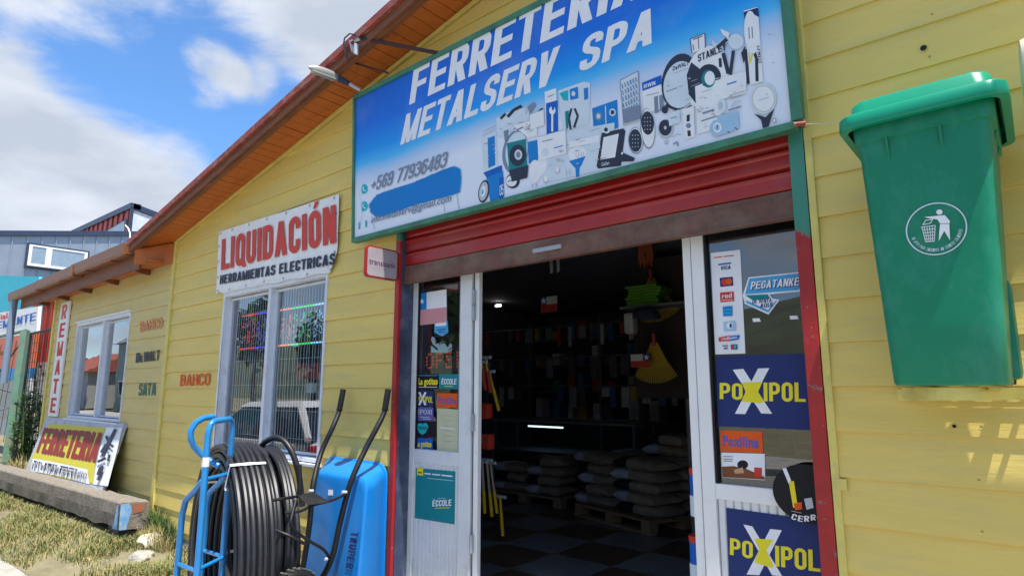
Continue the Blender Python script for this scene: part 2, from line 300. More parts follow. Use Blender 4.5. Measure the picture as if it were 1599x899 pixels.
def blk(ch, t):
    """polygons of one capital and its width"""
    W_ = .50; h = t/2; r = W_*.40; L_, R_, B_, T_ = h, W_-h, h*.86, 1-h*.86; th = t*.86; q = []
    V = lambda x, a=0, b=1: q.append([(x-h, a), (x+h, a), (x+h, b), (x-h, b)])
    Hh = lambda y, a=None, b=None: q.append([((h if a is None else a), y-th/2), ((W_ if b is None else b), y-th/2), ((W_ if b is None else b), y+th/2), ((h if a is None else a), y+th/2)])
    D = lambda x0, y0, x1, y1, w=t*1.06: q.append([(x0, y0), (x0+w, y0), (x1+w, y1), (x1, y1)])
    def rb(p, c=False): q.extend(ribbon(p, t*.95, c))
    w = W_; acc = None
    if ch in 'ÍÓÉÁÑ': acc = ch; ch = {'Í': 'I', 'Ó': 'O', 'É': 'E', 'Á': 'A', 'Ñ': 'N'}[ch]
    if ch == 'E': V(h); Hh(B_); Hh(T_); Hh(.52, b=W_*.93)
    elif ch == 'F': V(h); Hh(T_); Hh(.5, b=W_*.92)
    elif ch == 'L': V(h); Hh(B_, b=W_*.95); w = W_*.93
    elif ch == 'I': V(h); w = t
    elif ch == 'T': V(W_/2); Hh(T_, 0, W_)
    elif ch == 'H': V(h); V(R_); Hh(.52)
    elif ch in 'O0': rb([(L_, B_, r), (R_, B_, r), (R_, T_, r), (L_, T_, r)], True)
    elif ch == 'Q': rb([(L_, B_, r), (R_, B_, r), (R_, T_, r), (L_, T_, r)], True); D(W_*.5, .22, W_*.78, -.06)
    elif ch in 'CG':
        rb([(R_, .66), (R_, T_, r), (L_, T_, r), (L_, B_, r), (R_, B_, r), (R_, .36 if ch == 'C' else .5)])
        if ch == 'G': Hh(.5, W_*.5, W_-h)
    elif ch == 'D': V(h); rb([(h, T_), (R_, T_, r), (R_, B_, r), (h, B_)])
    elif ch == 'U': rb([(L_, 1), (L_, B_, r), (R_, B_, r), (R_, 1)])
    elif ch == 'J': rb([(L_, .3), (L_, B_, r), (R_, B_, r), (R_, 1)])
    elif ch == 'P': V(h); rb([(h, T_), (R_, T_, r*.8), (R_, .45, r*.8), (h, .45)])
    elif ch == 'R': V(h); rb([(h, T_), (R_, T_, r*.8), (R_, .47, r*.8), (h, .47)]); D(R_-h-.01, 0, W_*.5-h, .47)
    elif ch == 'B': V(h); rb([(h, T_), (R_-.01, T_, r*.8), (R_-.01, .53, r*.6), (h, .53)]); rb([(h, .53), (R_, .53, r*.6), (R_, B_, r*.8), (h, B_)])
    elif ch in 'S5':
        if ch == 'S': rb([(R_, .70), (R_, T_, r), (L_, T_, r), (L_, .60, r*.8), (R_, .43, r*.8), (R_, B_, r), (L_, B_, r), (L_, .31)])
        else: rb([(R_, T_), (L_, T_), (L_, .58), (R_, .58, r), (R_, B_, r), (L_, B_, r), (L_, .27)])
    elif ch == '2': rb([(L_, .70), (L_, T_, r), (R_, T_, r), (R_, .6, r*.5), (L_, .2), (L_, B_), (W_, B_)])
    elif ch == '3': rb([(L_, .74), (L_, T_, r), (R_, T_, r), (R_, .53, r*.5), (W_*.35, .53)]); rb([(W_*.35, .53), (R_, .53, r*.5), (R_, B_, r), (L_, B_, r), (L_, .27)])
    elif ch == '8': rb([(L_, .54, r*.7), (R_, .54, r*.7), (R_, T_, r), (L_, T_, r)], True); rb([(L_, B_, r), (R_, B_, r), (R_, .54, r*.7), (L_, .54, r*.7)], True)
    elif ch == '6': rb([(R_, .74), (R_, T_, r), (L_, T_, r), (L_, .4)]); rb([(L_, B_, r), (R_, B_, r), (R_, .58, r), (L_, .58, r)], True)
    elif ch == '9': rb([(L_, .26), (L_, B_, r), (R_, B_, r), (R_, .6)]); rb([(L_, .42, r), (R_, .42, r), (R_, T_, r), (L_, T_, r)], True)
    elif ch == '7': Hh(T_, 0, W_); D(W_*.2, 0, W_-t*1.06, 1-th)
    elif ch == '4': V(W_*.72, 0, 1); Hh(.26, 0, W_); D(0, .26, W_*.72-h, 1, t*.8)
    elif ch == '1': V(W_*.6); q.append([(W_*.1, .72), (W_*.6, .86), (W_*.6, 1), (W_*.45, 1)]); w = W_*.6+h
    elif ch == 'A': w = W_*1.12; D(0, 0, w/2-t*.53, 1); D(w-t*1.06, 0, w/2-t*.53, 1); Hh(.27, w*.22, w*.78)
    elif ch == 'V': w = W_*1.08; D(w/2-t*.53, 0, 0, 1); D(w/2-t*.53, 0, w-t*1.06, 1)
    elif ch == 'W': w = W_*1.6; a = t; D(w*.25-a/2, 0, 0, 1, a); D(w*.25-a/2, 0, w*.5-a/2, 1, a); D(w*.75-a/2, 0, w*.5-a/2, 1, a); D(w*.75-a/2, 0, w-a, 1, a)
    elif ch == 'M': w = W_*1.32; V(h); V(w-h); D(w/2-t*.45, 0, 0, 1, t*.9); D(w/2-t*.45, 0, w-t*.9, 1, t*.9)
    elif ch == 'N': V(h); V(R_); D(W_-t*1.1, 0, 0, 1, t*1.1)
    elif ch == 'X': D(0, 0, W_-t*1.1, 1, t*1.1); D(W_-t*1.1, 0, 0, 1, t*1.1)
    elif ch == 'K': V(h); D(W_-t*1.1, 0, t*.7, .56, t*1.1); D(t*.6, .36, W_-t*1.15, 1, t*1.1)
    elif ch == 'Y': D(W_/2-h, .4, 0, 1); D(W_/2-h, .4, W_-t*1.06, 1); V(W_/2, 0, .42)
    elif ch == 'Z': Hh(T_, 0, W_); Hh(B_, 0, W_); D(0, th, W_-t*1.1, 1-th, t*1.1)
    elif ch == '+': Hh(.45, 0, W_); q.append([(W_/2-h*.8, .2), (W_/2+h*.8, .2), (W_/2+h*.8, .7), (W_/2-h*.8, .7)])
    elif ch == '.': q.append([(0, 0), (t, 0), (t, th), (0, th)]); w = t
    elif ch == ' ': w = .26
    else: return None
    if acc: q.append([(w/2-h*.6, 1.06), (w/2+h*.5, 1.06), (w/2+h*1.9, 1.24), (w/2+h*.2, 1.24)])
    return q, w
def block_text(mb, txt, o, xd, up, n, lift, t=.17, gap=.075):
    items = []; x = 0
    for ch in txt:
        g = blk(ch, t)
        if g is None: return False
        items.append((x, g[0])); x += g[1]+gap
    tot = x-gap; o, xd, up, n = Vector(o), Vector(xd), Vector(up), Vector(n).normalized(); k = 0
    for x0, qs in items:
        for qd in qs:
            k += 1; mb.add([o+xd*((x0+p[0])/tot)+up*p[1]+n*(lift+.00004*(k % 7)) for p in qd], [(0, 1, 2, 3)])
    return True
CAPH = (lambda v: max(p.y for p in v[0]))(glyphs('H', 0))
def put_text(mb, txt, o, xd, up, n, lift=.0015, bold=.03, cap=CAPH):
    """text mapped so its width spans xd and its cap height spans up"""
    if block_text(mb, txt, o, xd, up, n, lift, min(.195, .10+bold*1.5)): return
    vs, fs, x0, x1 = glyphs(txt, bold); o, xd, up, n = Vector(o), Vector(xd), Vector(up), Vector(n).normalized()
    mb.add([o + xd*((v.x-x0)/(x1-x0)) + up*((v.y+bold)/(cap+2*bold)) + n*lift for v in vs], fs)
def text(txt, pl, bl, br, tl, m_, parent, bold=.03, lift=.0015, name='lettering'):
    mb = MB(); o = pl.at(*bl); put_text(mb, txt, o, pl.at(*br)-o, pl.at(*tl)-o, pl.n, lift, bold); return mb.build(name, m_, parent)
class Print:
    """flat printed shapes on a plane, each new shape 0.3 mm over the last"""
    def __init__(s, pl, base=.0012): s.pl = pl; s.mb = MB(); s.mats = []; s.l = base
    def _m(s, k):
        m_ = M_[k]
        if m_ not in s.mats: s.mats.append(m_)
        s.mb.cur = s.mats.index(m_); s.l += .00025
    def poly(s, k, *pts): s._m(k); s.mb.poly([s.pl.at(x, y)+s.pl.n*s.l for x, y in pts]); return s
    def ell(s, k, cx, cy, rx, ry, rot=0, n=20):
        c, q = math.cos(rad(rot)), math.sin(rad(rot))
        pts = []
        for i in range(n):
            a, b = rx*math.cos(2*math.pi*i/n), ry*math.sin(2*math.pi*i/n); pts.append((cx+a*c-b*q, cy+a*q+b*c))
        return s.poly(k, *pts)
    def line(s, k, w, *pts):
        for (x0, y0), (x1, y1) in zip(pts[:-1], pts[1:]):
            d = math.hypot(x1-x0, y1-y0) or 1; nx, ny = -(y1-y0)/d*w/2, (x1-x0)/d*w/2
            s.poly(k, (x0+nx, y0+ny), (x1+nx, y1+ny), (x1-nx, y1-ny), (x0-nx, y0-ny))
        return s
    def txt(s, k, t, bl, br, tl, bold=.02):
        s._m(k); o = s.pl.at(*bl); put_text(s.mb, t, o, s.pl.at(*br)-o, s.pl.at(*tl)-o, s.pl.n, s.l, bold); return s
    def build(s, name, parent=None, label=None): return s.mb.build(name, s.mats, parent, label=label)
# ------------------------------------------------------------------ ground and street
def setting():
    tag(MB().poly([(-400, -400, -.22), (400, -400, -.22), (400, 400, -.22), (-400, 400, -.22)]).build('ground', M_['grassbase']), kind='structure')
    def sheet(name, x0, x1, y0, y1, z, m_, th=.2):
        return tag(MB().box((x0, y0, z-th), (x1, y1, z)).build(name, m_), kind='structure')
    sheet('road', -90, 60, -9.6, -2.25+.0, -.14, M_['asphalt'], .06)
    # raised verge by the wall, then pavement; edge between the two runs slightly out of square
    mb = MB(); xs = [-22, -14, -11, -9, -7.5, -6.2, -5, -3.9, -3.0]
    def h(x): return .10 if x < -7.5 else (.10*(-5.2-x)/2.3 if x < -5.2 else 0)
    for a, b in zip(xs[:-1], xs[1:]):
        ya, yb = -1.10-.06*(a+6)*-.4, -1.10-.06*(b+6)*-.4
        n = 6
        for i in range(n):
            p = lambda x, y0, k: (x, y0+(0.0-y0)*k/n, h(x)*min(1, k/2.0)+.004)
            mb.poly([p(a, ya, i), p(b, yb, i), p(b, yb, i+1), p(a, ya, i+1)])
    tag(mb.build('verge', M_['grassbase']), kind='structure')
    sheet('pavement', -22, 14, -2.25, 0.02, 0.0, M_['concrete'], .30)
    sheet('far_pavement', -90, 60, -12, -9.6, 0.0, M_['concrete'], .3)
    sheet('yard', -60, -11.6, 0.02, 12, -.02, M_['grassbase'], .1)
    tag(MB().box((-11.45, .02, -.2), (4.1, 7.0, .0)).build('floor_slab', M_['concrete']), kind='structure')
setting()
# ------------------------------------------------------------------ the shop building
SHOP = thing('shop_building', 'yellow clapboard shop building with orange eaves, red shuttered entrance and two windows', 'building', (-3, 0, 0))
SP = .16571; Z0 = 3.0028
def roofz(x): return 4.461+.1951*x if x < 2.0 else 4.851-.1951*(x-2.0)
def board(parent, x0, x1, zk, zlo, zhi, clip, m_, jit=0):
    """one lapped board: lower edge zk, thicker at the bottom; clip(x) limits its top"""
    yf = lambda z: -.013+jit + .011*(z-zk)/SP
    pts = [(x0, zlo), (x1, zlo)]
    if clip:
        top = []
        xs = sorted(set([x0, x1]+[x for x in clip[1] if x0 < x < x1]))
        for x in xs: top.append((x, min(zhi, clip[0](x))))
        # crossing points where the roof line passes zhi
        full = []
        for (xa, za), (xb, zb) in zip(top[:-1], top[1:]):
            full.append((xa, za)); ra, rb = clip[0](xa), clip[0](xb)
            if (ra-zhi)*(rb-zhi) < 0:
                full.append((xa+(zhi-ra)/(rb-ra)*(xb-xa), zhi))
        full.append(top[-1])
        if max(z for x, z in full) <= zlo+.004: return None
        # clip the bottom edge
        if full[0][1] < zlo:
            xa = x0
            for (p, q) in zip(full[:-1], full[1:]):
                if p[1] < zlo <= q[1]: xa = p[0]+(zlo-p[1])/(q[1]-p[1])*(q[0]-p[0])
            pts[0] = (xa, zlo); full = [p for p in full if p[0] > xa]
        if full and full[-1][1] < zlo:
            xb = x1
            for (p, q) in zip(full[:-1], full[1:]):
                if q[1] < zlo <= p[1]: xb = p[0]+(p[1]-zlo)/(p[1]-q[1])*(q[0]-p[0])
            pts[1] = (xb, zlo); full = [p for p in full if p[0] < xb]
        pts += list(reversed(full))
    else: pts += [(x1, zhi), (x0, zhi)]
    if len(pts) < 3: return None
    mb = MB(); n = len(pts)
    F_ = [(x, yf(z), z) for x, z in pts]; B_ = [(x, .004, z) for x, z in pts]
    mb.add(F_+B_, [tuple(range(n)), tuple(range(2*n-1, n-1, -1))]+[(i, i+n, (i+1) % n+n, (i+1) % n) for i in range(n)])
    return mb.build('siding_board', m_, parent)
def siding(parent, X0, X1, z0, opens, clip, zmin, zmax, m_, seams=()):
    k = 0; zk = z0
    while zk > zmin-SP: zk -= SP
    while zk < zmax:
        lo, hi = max(zk, zmin), min(zk+SP-.0005, zmax)
        if hi-lo > .01:
            cuts = [(X0, X1)]
            ov = [o for o in opens if o[2] < hi-.002 and o[3] > lo+.002]
            for (a, b, c, d) in ov:
                cuts = [s for (p, q) in cuts for s in ((p, min(q, a)), (max(p, b), q)) if s[1]-s[0] > .01]
            sm = sorted(seams)
            i = int(round((zk-z0)/SP)); sx = sm[i % len(sm)] if sm else None
            for (p, q) in cuts:
                parts = [(p, q)]
                if sx is not None and p+.5 < sx < q-.5: parts = [(p, sx-.001), (sx+.001, q)]
                for (p_, q_) in parts: board(parent, p_, q_, zk, lo, hi, clip, m_, random.uniform(-.0015, .0015))
            for (a, b, c, d) in ov:
                a_, b_ = max(a, X0), min(b, X1)
                if c > lo+.01: board(parent, a_, b_, zk, lo, c, None, m_)
                if d < hi-.01: board(parent, a_, b_, zk, d, hi, None, m_)
        zk += SP
W1 = (-10.28, -8.205, 1.12, 2.416); W2 = (-5.775, -4.055, .97, 2.392); DOOR = (-3.24, -.642, -.3, 2.75)
def shop_walls():
    siding(SHOP, -6.985, 6.1, Z0, [W2, DOOR], (roofz, [2.0]), .13, 4.9, M_['yellow'], seams=(1.3, 2.4, 1.9))
    siding(SHOP, -11.5, -7.06, 1.408, [W1], None, .13, 3.02, M_['yellow_bluelit'], seams=(-9.6, -8.7, -9.1, -10.0))
    t = M_['ytrim']
    box('corner_trim', (-7.06, -.028, .10), (-6.985, .004, 3.09), t, SHOP, .004)
    box('corner_trim', (-11.54, -.03, .10), (-11.46, .03, 3.0), t, SHOP, .004)
    box('corner_trim', (-.640, -.020, .0), (-.612, .004, 3.9), t, SHOP, .003)
    box('foundation_strip', (-11.5, -.004, -.1), (-3.24, .05, .13), M_['concrete'], SHOP)
    box('foundation_strip', (-.60, -.004, -.1), (6.1, .05, .13), M_['concrete'], SHOP)
    # small cover plate on the right wall
    p = at(1306, 744); q = at(1325, 765)
    box('cover_plate', (p.x, -.022, q.z), (q.x, -.009, p.z-.002), t, SHOP, .002)
    # wall core with real openings
    c = MB()
    def B(x0, x1, z0, z1): c.box((x0, .0045, z0), (x1, .14, z1))
    B(-11.5, W1[0], -.1, 3.0); B(W1[1], W2[0], -.1, 3.0); B(W2[1], DOOR[0], -.1, 3.0); B(DOOR[1], 6.1, -.1, 3.0)
    B(W1[0], W1[1], -.1, W1[2]); B(W1[0], W1[1], W1[3], 3.0); B(W2[0], W2[1], -.1, W2[2]); B(W2[0], W2[1], W2[3], 3.0); B(DOOR[0], DOOR[1], 2.62, 3.0)
    c.slab([(-7.0, .0045, 3.0), (6.1, .0045, 3.0), (6.1, .0045, 4.0), (2.0, .0045, 4.82), (-7.0, .0045, 3.08)], (0, .1355, 0))
    c.box((-11.5, .14, -.1), (-11.38, 7, 3.0)); c.box((3.98, .14, -.1), (4.1, 7, 3.0)); c.box((-11.5, 6.9, -.1), (4.1, 7.0, 3.0)); c.box((-7.3, .14, 0), (-7.2, 6.9, 3.0)); c.box((-11.5, .14, 2.86), (4.1, 7.0, 2.92))
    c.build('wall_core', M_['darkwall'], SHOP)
    # little nail heads and knots
    mb = MB()
    for (x, y) in [(1316, 755), (1490, 665), (1442, 75)]:
        p = at(x, y, -.016); mb.disc(p, (.006 if y != 75 else .011, 0, 0), (0, 0, .006 if y != 75 else .011), 10)
    mb.build('bolt_hole', M_['black'], SHOP)
    nm = MB(); rn = random.Random(9); zk = Z0-18*SP
    while zk < 3.9:
        x = -6.9
        while x < 5.5:
            xx = x+rn.uniform(-.02, .02); zz = zk+.03+rn.uniform(-.005, .005)
            if zz < roofz(xx)-.08 and zz > .15 and not any(a-.02 < xx < b+.02 and c < zz < d+.05 for a, b, c, d in (W1, W2, DOOR)): nm.disc((xx, -.0125, zz), (.0042, 0, 0), (0, 0, .0042), 6)
            x += .61
        zk += SP
    tag(nm.build('nail_heads', mat('dull_nail', (.30, .25, .10), .6), SHOP), kind='stuff')
    # roof, main gable
    fas, org = M_['fascia'], M_['orangewood']; O = .30
    sl = lambda x, dz: roofz(x)+dz
    for (xa, xb) in ((-7.50, 2.0), (2.0, 6.4)):
        r = MB(); r.slab([(xa, -O-.05, sl(xa, .088)), (xb, -O-.05, sl(xb, .088)), (xb, 7.2, sl(xb, .088)), (xa, 7.2, sl(xa, .088))], (0, 0, .022)); r.build('roof_sheet', M_['redpeel'], SHOP)
        f = MB(); f.slab([(xa, -O-.022, sl(xa, -.012)), (xb, -O-.022, sl(xb, -.012)), (xb, -O-.022, sl(xb, .086)), (xa, -O-.022, sl(xa, .086))], (0, .022, 0)); f.build('fascia_board', fas, SHOP)
        f = MB(); f.slab([(xa, -O-.05, sl(xa, .055)), (xb, -O-.05, sl(xb, .055)), (xb, -O-.05, sl(xb, .087)), (xa, -O-.05, sl(xa, .087))], (0, .027, 0)); f.build('roof_edge_strip', M_['redpeel'], SHOP)
        f = MB(); f.slab([(xa, -O+.001, sl(xa, -.028)), (xb, -O+.001, sl(xb, -.028)), (xb, -O+.001, sl(xb, -.001)), (xa, -O+.001, sl(xa, -.001))], (0, .03, 0)); f.build('soffit_moulding', fas, SHOP)
    x = -7.38; k = 0
    while x < 6.2:
        x2 = x+.098
        if not (x < 2.0 < x2):
            mb = MB(); j = random.uniform(-.002, .002)
            mb.slab([(x, -O+.032, sl(x, -.001+j)), (x2-.006, -O+.032, sl(x2-.006, -.001+j)), (x2-.006, -.006, sl(x2-.006, -.001+j)), (x, -.006, sl(x, -.001+j))], (0, 0, .014)); mb.build('soffit_board', org, SHOP)
        x = x2
    f = MB()
    for (xa, xb) in ((-7.0, 2.0), (2.0, 6.1)):
        f.slab([(xa, -.03, sl(xa, -.03)), (xb, -.03, sl(xb, -.03)), (xb, -.03, sl(xb, -.003)), (xa, -.03, sl(xa, -.003))], (0, .014, 0))
    f.build('wall_moulding', M_['ytrim'], SHOP)
    # closed end of the eave where the lower roof begins
    e = MB(); e.slab([(-7.36, -.30, 2.84), (-7.03, -.026, 2.84), (-7.03, -.026, 3.07), (-7.36, -.30, 3.00)], (-.02, .02, 0)); e.build('eave_end_board', org, SHOP)
    # lower roof on the left with gutter
    box('roof_sheet', (-12.9, -.30, 3.09), (-7.36, 7, 3.11), M_['redpeel'], SHOP)
    g = MB()
    prof = [(-.245, 3.075), (-.245, 2.965), (-.275, 2.95), (-.34, 2.95), (-.36, 2.975), (-.365, 3.085), (-.355, 3.085), (-.35, 2.98), (-.335, 2.96), (-.277, 2.96), (-.255, 2.972), (-.255, 3.075)]
    for a, b, dz in ((-12.95, -11.2, -.012), (-11.197, -9.4, .0), (-9.397, -7.55, .01)):
        g.slab([(a, y, z+dz) for y, z in prof], (b-a, 0, 0))
    g.box((-12.952, -.36, 2.955), (-12.945, -.25, 3.06)); g.box((-7.56, -.362, 2.962), (-7.545, -.25, 3.09))
    g.build('gutter', M_['gutter'], SHOP)
    for x in (-12.2, -11.1, -10, -8.9, -8.0): box('gutter_bracket', (x, -.372, 2.945), (x+.025, -.24, 2.953), M_['redpeel'], SHOP)
    box('gutter_joint', (-9.44, -.374, 2.94), (-9.37, -.25, 3.09), M_['gutter'], SHOP)
    box('fascia_board', (-12.6, -.243, 2.80), (-7.37, -.22, 3.075), fas, SHOP)
    box('soffit_board', (-12.6, -.22, 2.86), (-7.1, -.013, 2.872), org, SHOP)
    for x in (-11.9, -10.9, -9.85, -8.8, -7.75):
        r = MB(); r.slab([(x, -.215, 2.858), (x, -.014, 2.858), (x, -.014, 2.80), (x, -.10, 2.81), (x, -.215, 2.84)], (.05, 0, 0)); r.build('rafter_tail', fas, SHOP)
    # downpipe at the far end
    d = MB(); d.tube([(-12.72, -.31, 2.955), (-12.72, -.31, 2.3), (-12.72, -.31, 1.6)], .05, 12); d.build('downpipe', M_['psteel'], SHOP, smooth=True)
shop_walls()
def window(w, xm, glass, grille, fm):
    x0, x1, z0, z1 = w; fr = MB(); b = .04; y0, y1 = -.018, .075
    fr.box((x0, y0, z0), (x0+b, y1, z1)); fr.box((x1-b*.5, y0, z0), (x1, y1, z1)); fr.box((x0+b, y0, z1-b), (x1-b*.5, y1, z1)); fr.box((x0+b, y0, z0), (x1-b*.5, y1, z0+b*.8))
    f = fr.build('window', fm, SHOP, .004)
    box('mullion', (xm-.022, -.010, z0+b*.8+.001), (xm+.022, .074, z1-b-.001), fm, f, .004)
    s = MB()
    for a, c in ((x0+b, xm-.022), (xm+.022, x1-b*.5)):
        s.box((a+.001, .040, z0+.041), (a+.020, .068, z1-.051)); s.box((c-.018, .040, z0+.041), (c-.001, .068, z1-.051)); s.box((a+.020, .041, z1-.072), (c-.018, .067, z1-.051)); s.box((a+.020, .041, z0+.041), (c-.018, .067, z0+.06))
    s.build('sash_rails', fm, f)
    for a, c in ((x0+b+.012, xm-.034), (xm+.034, x1-b*.5-.012)):
        box('pane', (a, .050, z0+.06), (c, .054, z1-.07), glass, f)
    sb = MB(); sb.slab([(x0-.03, -.055, z0-.022), (x1+.03, -.055, z0-.022), (x1+.03, 0.0, z0-.022), (x0-.03, 0.0, z0-.022)], (0, 0, .018)); sb.build('sill', fm, f)
    h = MB(); h.box((x0-.02, -.034, z1+.001), (x1+.02, -.004, z1+.022)); h.build('head_trim', M_['white'], f)
    if grille:
        g = MB(); y = .085
        x = x0+.10
        while x < x1-.05:
            j = random.uniform(-.004, .004); g.tube([(x+j, y, z0+.05), (x-j, y+random.uniform(-.004, .004), (z0+z1)/2), (x+j, y, z1-.06)], .0036, 4, cap=False); x += .042
        z = z0+.14
        while z < z1-.08: g.tube([(x0+.08, y+.004, z), (x1-.04, y+.004, z+random.uniform(-.01, .01))], .0026, 4, cap=False); z += .215
        tag(g.build('wire_grille', M_['pw'], f), kind='stuff')
    return f
glassmat('window_glass', (.85, .9, .92), .03, .02); glassmat('door_glass', (.6, .65, .66), .07, .015); glassmat('shelf_glass', (.85, .92, .92), .03)
window(W1, -9.17, MATS['window_glass'], False, M_['bluegrey'])
window(W2, -4.93, MATS['window_glass'], True, M_['bluegrey'])
def painted_words():
    P = wallplane(-.0165)
    for t, bl, br, tl, m_, bo in [('BAHCO', (218, 518), (253, 511.5), (219, 502), 'porange2', .025), ('D', (211.5, 566), (217.5, 565.5), (213, 551), 'pdark', .06), ('E', (218.5, 565.4), (223, 565), (219, 555.5), 'pdark', .06), ('WALT', (224, 565), (248.5, 562), (225, 549.5), 'pdark', .06), ('SATA', (216, 617.5), (242.5, 617), (217, 598.5), 'pdkgreen', .04), ('BAHCO', (281, 602.5), (327.5, 601), (282, 585), 'porange', .03)]:
        text(t, P, bl, br, tl, M_[m_], SHOP, bo, .001)
painted_words()
# ------------------------------------------------------------------ entrance
def entrance():
    # painted posts: green above, red below, chipped where they meet
    def postmat(name, zc):
        m_ = mat(name, (.36, .015, .014), .5, var=.15, scale=6, bump=.15)
        nt = m_.node_tree; N = nt.nodes; L = nt.links; b = N['Principled BSDF']; last = b.inputs['Base Color'].links[0].from_socket
        geo = N.new('ShaderNodeNewGeometry'); sp = N.new('ShaderNodeSeparateXYZ'); L.new(geo.outputs['Position'], sp.inputs[0])
        n = N.new('ShaderNodeTexNoise'); n.inputs['Scale'].default_value = 9; n.inputs['Detail'].default_value = 6; L.new(geo.outputs['Position'], n.inputs['Vector'])
        a = N.new('ShaderNodeMath'); a.operation = 'MULTIPLY_ADD'; a.inputs[1].default_value = .35; L.new(n.outputs['Fac'], a.inputs[0]); L.new(sp.outputs['Z'], a.inputs[2])
        r = N.new('ShaderNodeMapRange'); r.inputs['From Min'].default_value = zc; r.inputs['From Max'].default_value = zc+.04; L.new(a.outputs[0], r.inputs['Value'])
        mx = N.new('ShaderNodeMix'); mx.data_type = 'RGBA'; L.new(r.outputs[0], mx.inputs[0]); L.new(last, mx.inputs[6]); mx.inputs[7].default_value = (.045, .24, .17, 1)
        n2 = N.new('ShaderNodeTexNoise'); n2.inputs['Scale'].default_value = 22; n2.inputs['Detail'].default_value = 6; L.new(geo.outputs['Position'], n2.inputs['Vector'])
        r2 = N.new('ShaderNodeMapRange'); r2.inputs['From Min'].default_value = .66; r2.inputs['From Max'].default_value = .70; L.new(n2.outputs['Fac'], r2.inputs['Value'])
        m2 = N.new('ShaderNodeMix'); m2.data_type = 'RGBA'; L.new(r2.outputs[0], m2.inputs[0]); L.new(mx.outputs[2], m2.inputs[6]); m2.inputs[7].default_value = (.19, .16, .17, 1)
        L.new(m2.outputs[2], b.inputs['Base Color']); return m_
    box('door_post', (-3.238, -.022, 0), (-3.196, .28, 2.54), postmat('post_paint_left', 2.62), SHOP, .003)
    box('door_post', (-.70, -.022, 0), (-.643, .28, 2.56), postmat('post_paint_right', 2.30), SHOP, .003)
    box('reveal_panel', (-3.195, .0, 0), (-3.188, .10, 2.6), mat('dark_blue_reveal', (.045, .06, .11), .35, var=.3, dirt=(.2, .22, .27), dscale=6, damt=.4), SHOP)
    # roller shutter
    sh = MB().box((-3.195, .06, 2.53), (-.70, .16, 2.62)).build('roller_shutter', M_['red'], SHOP)
    def slat(z0, z1):
        m_ = MB(); n = [(.046, z0), (.030, z0+.008), (.026, z0+.02), (.030, z1-.030), (.024, z1-.022), (.024, z1-.012), (.040, z1-.004), (.046, z1)]
        m_.slab([(-3.192, y, z) for y, z in n]+[(-3.192, .054, z1), (-3.192, .054, z0)], (2.49, 0, 0)); m_.build('shutter_slat', M_['red'], sh)
    for z in (2.316, 2.412, 2.508, 2.604): slat(z, z+.0945)
    b = MB(); b.box((-3.192, .018, 2.205), (-.702, .05, 2.290)); b.box((-3.192, .010, 2.198), (-.702, .058, 2.2049))
    b.box((-3.192, .022, 2.2901), (-.702, .048, 2.3155)); b.build('bottom_rail', M_['rust'], sh)
    p = at(833, 397, .015); q = at(877, 383, .015)
    box('shutter_handle', (p.x, .006, 2.245), (q.x, .0178, 2.268), M_['pgrey'], sh, .002)
    # left fixed glazed panel, hinged jamb, right glazed panel
    A = M_['alu']; Wt = M_['white']; y0, y1 = .10, .155
    L_ = MB(); L_.box((-3.19, y0, 0), (-3.147, y1, 2.45)); L_.box((-2.735, y0, 0), (-2.635, y1, 2.45)); L_.box((-3.147, y0+.002, 1.04), (-2.735, y1, 1.122)); L_.box((-3.147, y0+.002, 0), (-2.735, y1, .12)); L_.box((-3.147, y0+.002, 2.38), (-2.735, y1, 2.45))
    lp = L_.build('glazed_side_panel', A, SHOP, .003)
    box('pane', (-3.148, .128, 1.121), (-2.734, .133, 2.381), MATS['door_glass'], lp)
    box('glazing_bead', (-3.146, .108, 1.123), (-3.141, .127, 2.38), M_['black'], lp); box('glazing_bead', (-2.746, .105, 1.123), (-2.736, .127, 2.38), M_['pgrey'], lp)
    def ribbed(x0, x1, z0, z1, par):
        m_ = MB(); x = x0; 
        while x < x1-.005:
            x2 = min(x+.036, x1); m_.add([(x, .122, z0), (x+.006, .112, z0), (x2-.006, .112, z0), (x2, .122, z0), (x, .122, z1), (x+.006, .112, z1), (x2-.006, .112, z1), (x2, .122, z1)], [(0, 1, 5, 4), (1, 2, 6, 5), (2, 3, 7, 6)]); x = x2
        m_.box((x0, .123, z0), (x1, .127, z1)); m_.build('ribbed_infill', A, par)
    ribbed(-3.146, -2.736, .121, 1.039, lp)
    J = MB(); J.box((-2.615, y0+.005, 0), (-2.578, .135, 2.45)); jb = J.build('door_jamb', Wt, SHOP, .003)
    box('dark_gasket', (-2.634, y0+.02, 0), (-2.616, .16, 2.45), M_['black'], SHOP)
    for y in (465, 487, 660, 850): 
        z = at(745, y, .1).z; h = MB(); h.tube([(-2.612, .092, z-.05), (-2.612, .092, z+.05)], .012, 8); h.build('hinge', M_['pgrey'], jb)
    Rr = MB(); Rr.box((-1.247, y0+.01, 0), (-1.207, .14, 2.45)); Rr.build('door_jamb', Wt, SHOP, .003)
    R_ = MB(); R_.box((-1.200, y0, 0), (-1.140, y1, 2.45)); R_.box((-1.140, y0+.002, 1.03), (-.701, y1, 1.095)); R_.box((-1.140, y0+.002, 0), (-.701, y1, .12)); R_.box((-1.140, y0+.002, 2.38), (-.701, y1, 2.45)); R_.box((-.735, y0+.03, 1.1), (-.702, y1, 2.38))
    rp = R_.build('glazed_side_panel', Wt, SHOP, .003)
    box('dark_gasket', (-1.2065, y0+.02, 0), (-1.2005, .15, 2.45), M_['black'], SHOP)
    box('pane', (-1.141, .128, 1.094), (-.702, .133, 2.381), MATS['door_glass'], rp)
    box('glazing_bead', (-1.139, .106, 1.096), (-1.129, .127, 2.38), M_['black'], rp)
